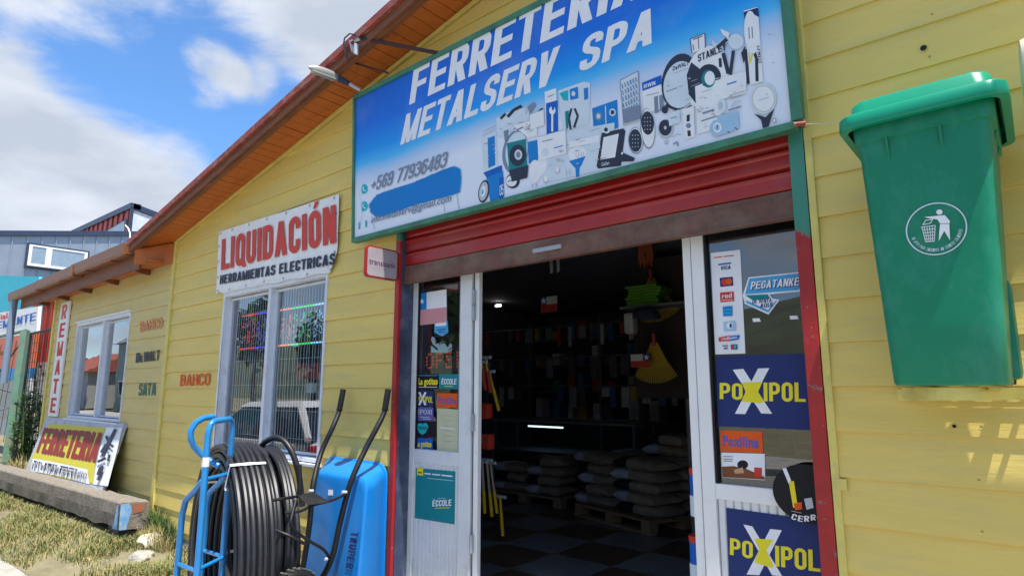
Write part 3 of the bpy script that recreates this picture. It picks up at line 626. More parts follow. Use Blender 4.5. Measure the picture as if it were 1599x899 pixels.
    ribbed(-1.139, -.702, .121, 1.029, rp)
entrance()
# ------------------------------------------------------------------ big sign
SO1, SZ1, SO2, SZ2, SX0, SX1 = .10, 2.524, .143, 3.62, -3.625, -.646
SD = Vector((0, -(SO2-SO1), SZ2-SZ1)).normalized(); SN = Vector((0, -(SZ2-SZ1), -(SO2-SO1))).normalized()
def signpt(x, v, lift=0): return Vector((x, -SO1-(SO2-SO1)*v, SZ1+(SZ2-SZ1)*v)) + SN*lift
def gradmat():
    m_ = mat('printed_canvas_blue_fade', (.5, .5, .5), .45, spec=.25); nt = m_.node_tree; N = nt.nodes; L = nt.links; b = N['Principled BSDF']
    geo = N.new('ShaderNodeNewGeometry'); sp = N.new('ShaderNodeSeparateXYZ'); L.new(geo.outputs['Position'], sp.inputs[0])
    n = N.new('ShaderNodeTexNoise'); n.inputs['Scale'].default_value = 1.1; n.inputs['Detail'].default_value = 2; L.new(geo.outputs['Position'], n.inputs['Vector'])
    a = N.new('ShaderNodeMath'); a.operation = 'MULTIPLY_ADD'; a.inputs[1].default_value = .12; L.new(n.outputs['Fac'], a.inputs[0]); L.new(sp.outputs['Z'], a.inputs[2])
    r = N.new('ShaderNodeMapRange'); r.inputs['From Min'].default_value = SZ1+.06; r.inputs['From Max'].default_value = SZ2+.06; L.new(a.outputs[0], r.inputs['Value'])
    rp = N.new('ShaderNodeValToRGB'); e = rp.color_ramp.elements; e[0].position = .33; e[0].color = (.74, .80, .92, 1); e[1].position = .74; e[1].color = (.006, .16, .72, 1)
    for p, c in ((.42, (.50, .64, .86)), (.50, (.07, .48, .90)), (.58, (.008, .30, .84)), (1.0, (.006, .12, .58))):
        k = e.new(p); k.color = (*c, 1)
    L.new(r.outputs[0], rp.inputs[0])
    w = N.new('ShaderNodeTexNoise'); w.inputs['Scale'].default_value = 2.3; w.inputs['Detail'].default_value = 7; w.inputs['Roughness'].default_value = .7; L.new(geo.outputs['Position'], w.inputs['Vector'])
    wr = N.new('ShaderNodeMapRange'); wr.inputs['From Min'].default_value = .5; wr.inputs['From Max'].default_value = .8; wr.inputs['To Max'].default_value = .18; L.new(w.outputs['Fac'], wr.inputs['Value'])
    mx = N.new('ShaderNodeMix'); mx.data_type = 'RGBA'; L.new(wr.outputs[0], mx.inputs[0]); L.new(rp.outputs[0], mx.inputs[6]); mx.inputs[7].default_value = (.45, .52, .62, 1)
    L.new(mx.outputs[2], b.inputs['Base Color'])
    wb = N.new('ShaderNodeTexNoise'); wb.inputs['Scale'].default_value = 3; L.new(geo.outputs['Position'], wb.inputs['Vector'])
    bp = N.new('ShaderNodeBump'); bp.inputs['Strength'].default_value = .25; bp.inputs['Distance'].default_value = .03; L.new(wb.outputs['Fac'], bp.inputs['Height']); L.new(bp.outputs[0], b.inputs['Normal'])
    return m_
def big_sign():
    T = thing('shop_sign', 'long blue and white sign with slanted white lettering, green framed, above the entrance', 'sign', (-2.1, -.1, 2.52))
    e = .03
    pn = MB(); P4 = [signpt(SX0+.02, .02), signpt(SX1-.006, .02), signpt(SX1-.006, .98), signpt(SX0+.02, .98)]; pn.slab(P4, -SN*.012); pn.build('printed_panel', gradmat(), T)
    def bar(a, b, w0, w1, lift):
        m_ = MB(); m_.slab([a, b, w1, w0], -SN*lift); return m_
    G = M_['green']
    def bar2(x0, v0, x1, v1):
        m_ = MB(); p = [signpt(x0, v0, .014), signpt(x1, v0, .014), signpt(x1, v1, .014), signpt(x0, v1, .014)]; m_.slab(p, -SN*.055); m_.build('frame_bar', G, T, .003)
    bar2(SX0, 0, SX1, e); bar2(SX0, 1-e, SX1, 1); bar2(SX0, e+.001, SX0+.022, .999-e); bar2(SX1-.012, e+.001, SX1+.030, .999-e)
    P = Plane(signpt(SX0, 0), SN)
    A = M_['pw']
    text('FERRETERÍA', P, (639, 164.5), (1003, -6), (646.5, 108.5), A, T, .058)
    text('METALSERV', P, (625, 227), (862, 131), (635, 179), A, T, .058)
    text('SPA', P, (903, 114), (1018, 68), (913, 59), A, T, .058)
    text('+569 77936483', P, (579, 300), (697, 261), (583, 278), M_['psteel'], T, .035, .0065)
    text('info.metalserv@gmail.com', P, (580, 349), (705, 315), (582, 338), M_['psteel'], T, .012, .0065)
    # painted out line (rounded bar) and its drips
    q = Print(P, .004); pts = []
    pts_ = [(583, 312), (590, 304), (640, 288), (700, 263), (712, 261), (719, 266), (720, 282), (718, 300), (712, 303), (650, 320), (600, 337), (588, 338), (580, 331), (578, 320)]
    pts = []
    for (a_, b_), (c_, d_) in zip(pts_, pts_[1:]+pts_[:1]):
        m_ = max(2, int(math.hypot(c_-a_, d_-b_)/3))
        for k in range(m_): t = k/m_; x, y = a_+(c_-a_)*t, b_+(d_-b_)*t; pts.append((x+1.1*noise.noise(Vector((x*.2, y*.2, 0))), y+1.4*noise.noise(Vector((x*.2, y*.2, 7)))))
    cx_, cy_ = 650, 300; q.poly('psky', *[(cx_+(x-cx_)*1.02, cy_+(y-cy_)*1.01+(.4 if y > 300 else -.6)) for x, y in pts]); q.poly('pspray', *pts); q.line('psteel', .7, (714, 303), (716, 318), (718, 327)); q.line('psteel', .7, (693, 318), (695, 325), (695, 331)); q.line('psteel', .6, (584, 350), (586, 358)); q.build('blue_overpaint', T)
    q = Print(P, .002)
    for cy in (295, 322): q.ell('pturq', 569.5, cy, 5, 7.5, 0).poly('pturq', (565, cy+3), (566, cy+9), (570, cy+6)).line('pw', 1.4, (567.5, cy-3.5), (567.3, cy), (569, cy+2.6), (572, cy+3.4))
    q.poly('pturq', (560.5, 347), (562.5, 347), (562.8, 358), (560.5, 358)).poly('pturq', (571, 345), (573.5, 344), (573.5, 354), (571, 355)); q.build('contact_icons', T)
    def item(f, c_=[0]): 
        c_[0] += 1; q = Print(P, .0018+.00012*c_[0]); f(q); q.build('product_print', T)
    item(lambda q: q.poly('ppale', (752, 215), (775, 205), (778, 262), (756, 275)).poly('pmid', (762, 216), (773, 212), (774, 258), (763, 263)).line('psilver', 1, (754, 212), (774, 202)).line('psilver', 1, (755, 206), (775, 196)))
    item(lambda q: q.poly('ppale', (775, 185), (802, 172), (826, 168), (828, 205), (778, 215)).line('pdark', 5, (793, 183), (803, 172), (815, 166)).line('pdark', 4, (782, 186), (790, 178)).ell('psilver', 823, 172, 2.5, 7, 10))
    item(lambda q: q.ell('psteel', 805, 238, 20, 34, 8).ell('ppale', 807, 236, 17, 30, 8).poly('pteal', (792, 224), (822, 217), (824, 262), (796, 272)).poly('pmid', (825, 222), (852, 216), (852, 248), (826, 256)).ell('pdark', 809, 243, 13, 17, 5).ell('ppale', 810, 242, 6, 8).ell('psteel', 810, 242, 3.6, 5).poly('psteel', (787, 205), (795, 203), (793, 220), (789, 221)).poly('pdark', (796, 266), (826, 258), (824, 278), (800, 284)))
    item(lambda q: q.poly('pblue', (755, 270), (784, 258), (785, 275), (764, 283)).poly('pmid', (760, 278), (786, 267), (788, 306), (766, 316)).ell('pdark', 756, 299, 8.5, 18, 10).ell('psilver', 755.5, 299, 6.6, 15, 10).ell('pw', 755, 299, 3.5, 9, 10).ell('pturq', 754, 300, 1.5, 4, 10).poly('pblue', (780, 278), (787, 276), (787, 309), (780, 312)).txt('pw', '05', (781, 306), (787, 304), (781, 290)))
    item(lambda q: q.ell('pdark', 801, 283, 11, 11.5).ell('pw', 799, 283, 8.5, 8.5).line('pteal', 1.5, (793, 284), (805, 280)))
    item(lambda q: q.poly('pw', (851, 144), (869, 138), (871, 206), (853, 211)).poly('pblue', (853, 162), (871, 157), (872, 206), (854, 211)).ell('pw', 863, 173, 5, 6.5).ell('pblue', 864, 168, 2, 5).line('pw', 3, (863, 178), (863, 206)).line('pmid', 1, (856, 152), (866, 148)))
    item(lambda q: q.poly('ppale', (872, 142), (912, 128), (922, 130), (921, 195), (880, 205)).poly('pturq', (874, 146), (888, 141), (888, 158), (880, 157)).poly('pmid', (890, 140), (903, 136), (904, 154), (891, 157)).ell('ppale', 896, 147, 3, 4).poly('pmid', (912, 139), (919, 137), (919, 155), (913, 157)).line('pdark', 3.4, (893, 170), (889, 185), (892, 203)).line('pdark', 3.4, (898, 170), (903, 182), (897, 200)).poly('pteal', (883, 175), (889, 173), (888, 200), (885, 203)))
    item(lambda q: q.poly('pmid', (925, 170), (964, 156), (966, 200), (928, 210)).ell('psteel', 935, 182, 5.5, 7).ell('ppale', 935, 182, 3, 4).ell('ppale', 957, 176, 5, 6).ell('pdark', 957, 176, 3, 3.6).line('ppale', 1.6, (946, 166), (947, 196)).ell('ppale', 948, 203, 6, 6).ell('pdark', 947, 203, 3, 3.4))
    item(lambda q: q.poly('ppale', (829, 246), (888, 205), (960, 192), (958, 262), (850, 286)).ell('pw', 846, 258, 8, 18, 15).ell('pw', 836, 268, 9, 18).line('psilver', 2, (832, 288), (832, 293)).line('psilver', 2, (838, 287), (838, 292)).ell('psilver', 853, 281, 4, 6).ell('pw', 853, 279, 3, 5).ell('psilver', 871, 267, 4, 5).ell('pw', 871, 265, 3, 4.6).line('psilver', 1.2, (885, 266), (886, 276)).line('psilver', 1.2, (890, 265), (891, 275)))
    item(lambda q: q.ell('pw', 902, 240, 14, 12, -8).poly('pmid', (889, 252), (915, 244), (909, 258), (906, 262), (905, 276), (900, 277), (899, 263), (896, 260)).line('psilver', 1, (900, 240), (900, 245), (904, 245), (904, 239)).line('psilver', 1, (908, 239), (908, 244), (912, 243), (912, 238)))
    item(lambda q: q.poly('pdark', (940, 208), (974, 201), (977, 205), (970, 259), (935, 264), (932, 260)).poly('pw', (943, 215), (967, 209), (961, 246), (938, 250)).txt('pw', 'Gallan', (940, 260), (952, 257), (940, 254.5), 0).poly('pdark', (971, 238), (992, 247), (990, 252), (969, 253)).ell('pw', 972, 240, 1.4, 1.8))
    item(lambda q: q.poly('ppale', (969, 126), (997, 112), (1001, 190), (975, 197)).line('psteel', 1.2, (969, 126), (997, 112), (1001, 190)).line('psteel', 1.2, (969, 126), (975, 197)))
    def bits(q):
        for k in range(6):
            for j in range(6): q.line('psteel' if (k+j) % 3 else 'pmid', 1.7, (972+k*4.4+j*.5, 132-k*2.0+j*10), (973.5+k*4.4+j*.5, 139-k*2.0+j*10))
        q.poly('psteel', (975, 172), (1001, 166), (1002, 186), (977, 194))
    item(bits)
    item(lambda q: q.poly('pw', (1003, 130), (1033, 118), (1036, 170), (1006, 178)).poly('pblue', (1003, 130), (1033, 118), (1034, 132), (1004, 143)).txt('pw', 'IRWIN', (1006, 139), (1024, 133), (1006, 133), .02).line('psteel', 1, (1010, 150), (1030, 145)).poly('psteel', (1022, 152), (1028, 150), (1029, 176), (1023, 178)).poly('psteel', (1030, 150), (1036, 148), (1037, 172), (1031, 175)).ell('pdark', 1039, 172, 5, 6))
    def keypad(cx, cy, h, rot):
        def f(q):
            q.ell('psteel', cx, cy, 11.5, h, rot, 16).ell('pw', cx+.5, cy-.5, 10.5, h-1.5, rot, 16).ell('pdark', cx, cy-(h-21)*.75, 10, min(h-3, 18.5), rot, 16)
            for a in range(3):
                for b in range(4): q.ell('psilver', cx-4.5+a*4.5, cy-8-(h-21)*.75+b*6, .8, 1, 0, 8)
        item(f)
    keypad(1012, 201, 32, -3); keypad(993, 220, 21, -3)
    item(lambda q: q.ell('psilver', 1040, 202, 12, 15).ell('pdark', 1039.5, 200, 10, 12.5).ell('psilver', 1039.5, 200, 2.2, 3).ell('pgrey', 1041, 223, 2.5, 3).ell('ppale', 1041, 223, 1.2, 1.5).line('psilver', 1.3, (1050, 215), (1058, 210), (1064, 211)).line('psteel', 2, (1052, 226), (1058, 222), (1060, 229)))
    item(lambda q: q.ell('pdark', 1062, 128, 28, 44, 10, 28).ell('ppale', 1063, 133, 26, 37, 10, 28).txt('pdark', 'DeWALT', (1051, 112), (1076, 102), (1051.5, 105), .04).line('pgrey', 2, (1041, 144), (1058, 138)).line('pgrey', .8, (1052, 116), (1076, 107)).line('pdark', 4, (1040, 165), (1058, 172)))
    item(lambda q: q.poly('pw', (1079, 62), (1101, 53), (1102, 76), (1081, 84)).line('pdark', 1.1, (1079, 62), (1101, 53), (1102, 76)).line('pdark', 1.1, (1079, 62), (1081, 84)).line('pdark', 1.4, (1083, 63), (1098, 57)).line('pdark', 1, (1091, 60), (1092, 78)).line('pdark', 1, (1083, 70), (1084, 80)))
    item(lambda q: q.ell('pw', 1104, 122, 33, 50, 12, 32).poly('pdark', (1073, 118), (1080, 98), (1098, 112), (1104, 124), (1087, 162), (1076, 148)).ell('pdark', 1108, 122, 19, 21).ell('pteal', 1107, 124, 11, 14).ell('pw', 1109, 123, 8, 11).txt('pdark', 'STANLEY', (1091, 98), (1135, 79), (1090, 87), .045))
    item(lambda q: q.line('pgrey', .8, (1082, 120), (1098, 114)).line('pgrey', .8, (1080, 128), (1096, 122)).line('pgrey', .8, (1080, 136), (1094, 130)))
    item(lambda q: q.poly('ppale', (1112, 62), (1120, 70), (1136, 58), (1142, 62), (1126, 78), (1114, 76)).poly('pw', (1125, 46), (1140, 52), (1138, 60), (1130, 56)).line('pdark', 6, (1120, 76), (1136, 62)).line('pdark', 6, (1130, 84), (1138, 116)).line('pdark', 5, (1146, 80), (1141, 118)).line('pdark', 4.5, (1125, 92), (1126, 106)))
    item(lambda q: q.ell('ppale', 1150, 66, 12, 12).poly('pw', (1162, 18), (1184, 12), (1192, 128), (1172, 134)).poly('pnavy', (1162, 20), (1184, 13), (1186, 28), (1178, 24), (1170, 26), (1164, 36)).ell('pw', 1174, 52, 11, 34, -4).line('psteel', 1.6, (1170, 44), (1171, 62)).line('psteel', 1.6, (1175, 43), (1176, 61)).poly('pdark', (1158, 84), (1164, 73), (1166, 90), (1162, 100)))
    item(lambda q: q.line('pdark', 5, (1166, 78), (1167, 100), (1169, 132)).line('pdark', 5, (1176, 76), (1182, 92), (1183, 128)).line('pyellow', 2, (1170, 84), (1172, 100), (1176, 84)).txt('pdark', 'STANLEY', (1190, 100), (1187, 72), (1185.5, 100), .02))
    item(lambda q: q.poly('pw', (1086, 136), (1116, 124), (1166, 112), (1166, 146), (1128, 156), (1126, 200), (1090, 210)).line('pdark', 2, (1098, 134), (1108, 130)).line('pdark', 2, (1118, 126), (1126, 123)).line('pgrey', .8, (1096, 145), (1112, 140)).line('pmid', 2, (1136, 133), (1151, 128)).line('psteel', 3, (1098, 178), (1116, 172)).line('psteel', 2, (1096, 190), (1120, 182)))
    item(lambda q: q.line('psilver', 1.4, (1142, 168), (1148, 160), (1158, 158)).line('psteel', 2, (1138, 173), (1158, 167)).ell('ppale', 1128, 166, 7, 12).ell('psilver', 1126, 166, 3.5, 6).ell('pltblue', 1120, 201, 11, 13).poly('pltblue', (1120, 182), (1154, 174), (1155, 202), (1126, 212)).ell('pw', 1121, 200, 6.5, 8).ell('pltblue', 1121, 200, 4, 5).line('pdark', 1.2, (1121, 196), (1121, 203)).line('pdark', 1.2, (1148, 200), (1153, 203)).line('pdark', 1.2, (1137, 206), (1141, 209)))
    item(lambda q: q.poly('pdark', (1178, 178), (1196, 184), (1210, 170), (1205, 184), (1201, 198), (1192, 201), (1189, 188)).ell('ppale', 1193, 155, 20, 24, 0, 28).ell('pcream', 1193, 155, 18, 21, 0, 28).ell('pw', 1193, 155, 16.5, 19.5, 0, 28).line('pgrey', .9, (1185, 158), (1202, 153)).line('pgrey', 1.2, (1198, 147), (1199, 150)).ell('pgrey', 1210, 189, 3, 4).ell('pw', 1210, 189, 1.6, 2.4))
    item(lambda q: q.line('pdark', 3, (1073, 170), (1080, 166)).poly('pw', (1066, 172), (1084, 166), (1086, 214), (1070, 219)).poly('pdark', (1073, 181), (1078, 179), (1078, 190), (1073, 191)).ell('psteel', 1076, 197, 4, 4).poly('pdark', (1074, 205), (1079, 204), (1080, 213), (1075, 214)))
    item(lambda q: q.poly('pw', (800, 195), (838, 184), (840, 212), (826, 216)).line('pgrey', .8, (802, 196), (837, 186)).line('psteel', 2.2, (808, 204), (818, 199)).ell('psilver', 830, 200, 4, 6).ell('pw', 830, 200, 2, 3.4))
    item(lambda q: q.poly('pw', (840, 215), (884, 203), (886, 240), (842, 252)).line('psilver', 1, (840, 215), (884, 203), (886, 240)).line('psteel', 1.4, (848, 222), (864, 218)).line('pmid', 1.4, (866, 232), (880, 228)).ell('ppale', 852, 238, 5, 6))
    item(lambda q: q.poly('ppale', (920, 205), (938, 200), (938, 232), (922, 238)).line('pgrey', .8, (922, 206), (937, 201)).poly('pw', (888, 222), (936, 212), (936, 222), (889, 232)).line('pgrey', .8, (905, 222), (915, 220)))
    item(lambda q: q.poly('psteel', (824, 168), (834, 160), (838, 164), (829, 178)).line('pdark', 2.4, (838, 178), (848, 170)).poly('pw', (828, 180), (850, 172), (851, 196), (830, 203)).line('psilver', 1, (828, 180), (850, 172)))
    item(lambda q: q.line('pgrey', 1, (1140, 150), (1164, 143)).line('pgrey', 1, (1140, 155), (1160, 150)).poly('ppale', (1044, 178), (1062, 172), (1063, 192), (1046, 198)).line('psteel', 1.5, (1048, 186), (1058, 183)))
    r_ = random.Random(3)
    q = Print(P, .0075)
    for (x0, y0, x1, y1, n_) in ((756, 225, 775, 262, 8), (780, 190, 826, 210, 14), (856, 215, 925, 262, 16), (930, 215, 940, 255, 4), (1040, 120, 1080, 160, 10), (1086, 150, 1125, 205, 16), (1130, 130, 1165, 170, 10), (1196, 40, 1210, 110, 4), (1056, 180, 1070, 215, 4)):
        for k in range(n_):
            x, y = r_.uniform(x0, x1), r_.uniform(y0, y1); L_ = r_.uniform(2, 8); q.l = .0075+k*.00006; q.line(r_.choice(('pgrey', 'psilver', 'psteel', 'ppale')), r_.uniform(.5, 1.3), (x, y), (x+L_, y-L_*.3))
    q.build('small_print', T)['kind'] = 'stuff'
    for pts in ([(560, 290), (566, 330), (563, 352)], [(1108, 165), (1090, 190), (1078, 216)]): Print(P, .0034).line('ppale', .6, *pts).build('crease', T)
    return T
SIGN = big_sign()
# ------------------------------------------------------------------ things fixed to the building
def banner():
    p = [at(342, 362, -.03), at(529.5, 303, -.03), at(529, 388, -.03), at(522, 419, -.03), at(430, 440, -.05), at(337.5, 458, -.03)]
    T = thing('banner', 'white sale banner with large red capitals above dark ones, nailed over the right window', 'banner', (-5, -.03, 2.7))
    mb = MB(); nx, nz = 40, 12; TL, TR, BR, BL = at(342, 362, -.03), at(529.5, 303, -.03), at(526, 423, -.03), at(337.5, 458, -.03)
    def P(u, v):
        a = TL.lerp(TR, u); b = BL.lerp(BR, u); q = b.lerp(a, v)
        cut = max(0, (u-.955)/.045)*max(0, (.28-v)/.28); q.x -= cut*.07; q.z += cut*.03
        q.y = -.030 - .004*noise.noise(Vector((u*7, v*3, 1)))-.005*abs(math.sin(u*9))*max(0, .3-v)-.0025*noise.noise(Vector((u*20, v*9, 5)))
        q.z += .006*math.sin(u*31)*(1-v)
        return q
    vs = [P(i/nx, j/nz) for j in range(nz+1) for i in range(nx+1)]
    mb.add(vs, [(j*(nx+1)+i, j*(nx+1)+i+1, (j+1)*(nx+1)+i+1, (j+1)*(nx+1)+i) for j in range(nz) for i in range(nx)])
    o = mb.build('cloth_sheet', M_['pwhite'], T, smooth=True)
    PL = wallplane(-.0375)
    text('LIQUIDACIÓN', PL, (345, 422), (525, 379), (346.5, 374), M_['pbanner'], T, .085)
    text('HERRAMIENTAS ELECTRICAS', PL, (343, 444), (523, 412.5), (344, 430), M_['pdark'], T, .075)
    g = MB()
    for u in (.02, .14, .3, .46, .62, .8, .97):
        for v in (.965, .03): q = P(u, v); g.disc(q+Vector((0, -.004, 0)), (.012, 0, 0), (0, 0, .012), 10)
    for v in (.25, .5, .75):
        for u in (.012, .985): q = P(u, v); g.disc(q+Vector((0, -.004, 0)), (.012, 0, 0), (0, 0, .012), 10)
    g.build('nail_heads', M_['pgrey'], T)
banner()
def blade_sign():
    x = -3.215; T = thing('projecting_sign', 'small white square sign with red rim sticking out beside the shutter', 'sign', (x, 0, 2.3))
    y0, y1, z0, z1 = -.285, -.028, 2.21, 2.415; r = .025
    def rr(y0, y1, z0, z1, r, n=5):
        pts = []
        for cy, cz, a0 in ((y1-r, z0+r, -90), (y1-r, z1-r, 0), (y0+r, z1-r, 90), (y0+r, z0+r, 180)):
            for k in range(n+1): a = rad(a0+90*k/n); pts.append((cy+r*math.cos(a), cz+r*math.sin(a)))
        return pts
    m1 = MB(); m1.slab([(x-.012, y, z) for y, z in rr(y0, y1, z0, z1, r)], (.024, 0, 0)); m1.build('rim', M_['redpost'], T)
    m2 = MB(); m2.slab([(x+.0122, y, z) for y, z in rr(y0+.010, y1-.010, z0+.010, z1-.010, r*.8)], (.0015, 0, 0)); m2.build('face_sheet', mat('faded_white_sheet', (.36, .33, .36), .5, var=.12, scale=8, dirt=(.45, .12, .12), dscale=7, damt=.3), T)
    m3 = MB(); put_text(m3, 'transbank', (x+.0142, y0+.022, z0+.085), (0, y1-y0-.045, -.004), (0, 0, .036), (1, 0, 0), .0005, .01, ); m3.build('lettering', mat('print_violet', (.12, .02, .10)), T)
    box('wall_bracket', (x-.004, -.03, 2.24), (x+.004, .0, 2.38), M_['redpost'], T)
blade_sign()
def vertical_sign():
    T = thing('wall_sign', 'narrow vertical white board with red capitals left of the left window', 'sign', (-10.9, 0, 1.9))
    a, b = at(101, 474, -.02), at(113.5, 471, -.02); c = at(79, 648, -.02)
    m1 = MB(); m1.box((-11.13, -.038, 1.12), (-10.68, -.014, 2.78)); m1.build('white_board', M_['pwhite'], T, .003)
    PL = wallplane(-.0385); H = [('R', 476, 500, .55), ('E', 505, 529, .9), ('M', 533, 557, .9), ('A', 562, 586, .9), ('T', 590.5, 614, .9), ('E', 619, 644, .9)]
    z = 2.74; hh = .215; st = .2715
    for i, ch in enumerate('REMATE'):
        m3 = MB(); z0 = 2.78-.04-hh-i*st; put_text(m3, ch, (-11.04, -.0385, z0), (.27, 0, 0), (0, 0, hh), (0, -1, 0), .0006, .075); m3.build('lettering', M_['pfadered'] if i < 1 else M_['pred'], T)
    z = 2.78-.02-3*st
    m2 = MB(); 
vertical_sign()
def lamp_and_struts():
    # street-lamp style light on a short arm at the left end of the big sign
    def pt(x, y, Y): return at(x, y, Y)
    T = thing('sign_lamp', 'grey floodlight on a short arm at the top left corner of the blue sign', 'lamp', pt(555, 140, -.2))
    a = pt(562, 141, -.16); b = pt(545, 131, -.24); c = pt(528, 122, -.30); e = pt(482, 105, -.52)
    MB().tube([a, b], .012, 10).build('arm', M_['psilver'], T, smooth=True)
    MB().tube([b, b.lerp(c, .5), c], [.018, .024, .026], 10, flat=.7).build('mounting_sleeve', M_['pdark'], T, smooth=True)
    h = MB(); n = 9; pts = [c.lerp(e, k/(n-1)) for k in range(n)]; rs = [.024, .032, .036, .038, .038, .037, .034, .026, .008]
    h.tube(pts, rs, 14, flat=.55); h.build('lamp_head', mat('lamp_grey', (.30, .31, .30), .4, .3), T, smooth=True)
    d = (e-c).normalized(); dn = Vector((0, 0, -1)); sd = d.cross(dn).normalized()
    l = MB(); q = [c.lerp(e, .12), c.lerp(e, .9)]; l.slab([q[0]+sd*.024+dn*.02, q[1]+sd*.02+dn*.02, q[1]-sd*.02+dn*.02, q[0]-sd*.024+dn*.02], dn*.006); l.build('diffuser', mat('yellowed_diffuser', (.42, .40, .30), .3), T)
    T = thing('sign_stay', 'rusty stay bar with a loop of cable, from the blue sign up to the eave', 'stay bar', pt(620, 70, -.3))
    a, b = pt(683, 83, -.15), pt(563, 60, -.33)
    m_ = MB(); m_.tube([a, b], .014, 6); m_.build('bar', mat('rusty_steel', (.06, .03, .03), .7, .3), T)
    m_ = MB(); m_.tube([b, pt(548, 66, -.34), pt(552, 80, -.33)], .016, 6); m_.box(tuple(pt(552, 84, -.36)), tuple(pt(560, 70, -.33))); m_.build('clamp', M_['psilver'], T)
    m_ = MB(); m_.tube([pt(565, 62, -.34), pt(556, 55, -.35), pt(546, 53, -.36), pt(538, 60, -.36), pt(536, 72, -.36), pt(540, 84, -.35), pt(544, 95, -.33)], .005, 6); m_.build('cable', M_['pdark'], T, smooth=True)
    T = thing('sign_stay', 'thin lower stay bar under the soffit near the left end of the blue sign', 'stay bar', pt(580, 105, -.2))
    m_ = MB(); m_.tube([pt(606, 114, -.14), pt(543, 96, -.27)], .007, 6); m_.build('bar', MATS['rusty_steel'], T)
    T = thing('wire_clamp', 'rusty clamp with thin yellow cord at the lower right corner of the blue sign', 'clamp', pt(1250, 194, -.12))
    m_ = MB(); m_.tube([pt(1240, 195, -.13), pt(1258, 193, -.12)], .011, 8); m_.tube([pt(1256, 187, -.12), pt(1257, 199, -.12)], .006, 6); m_.build('clamp', mat('rust_red', (.28, .08, .05), .7, .2, dirt=(.5, .4, .35), dscale=30), T)
    m_ = MB(); m_.tube([pt(1257, 194, -.12), pt(1285, 193.5, -.1), pt(1318, 190, -.1)], .0025, 5); m_.build('cord', M_['pcream'], T)
lamp_and_struts()
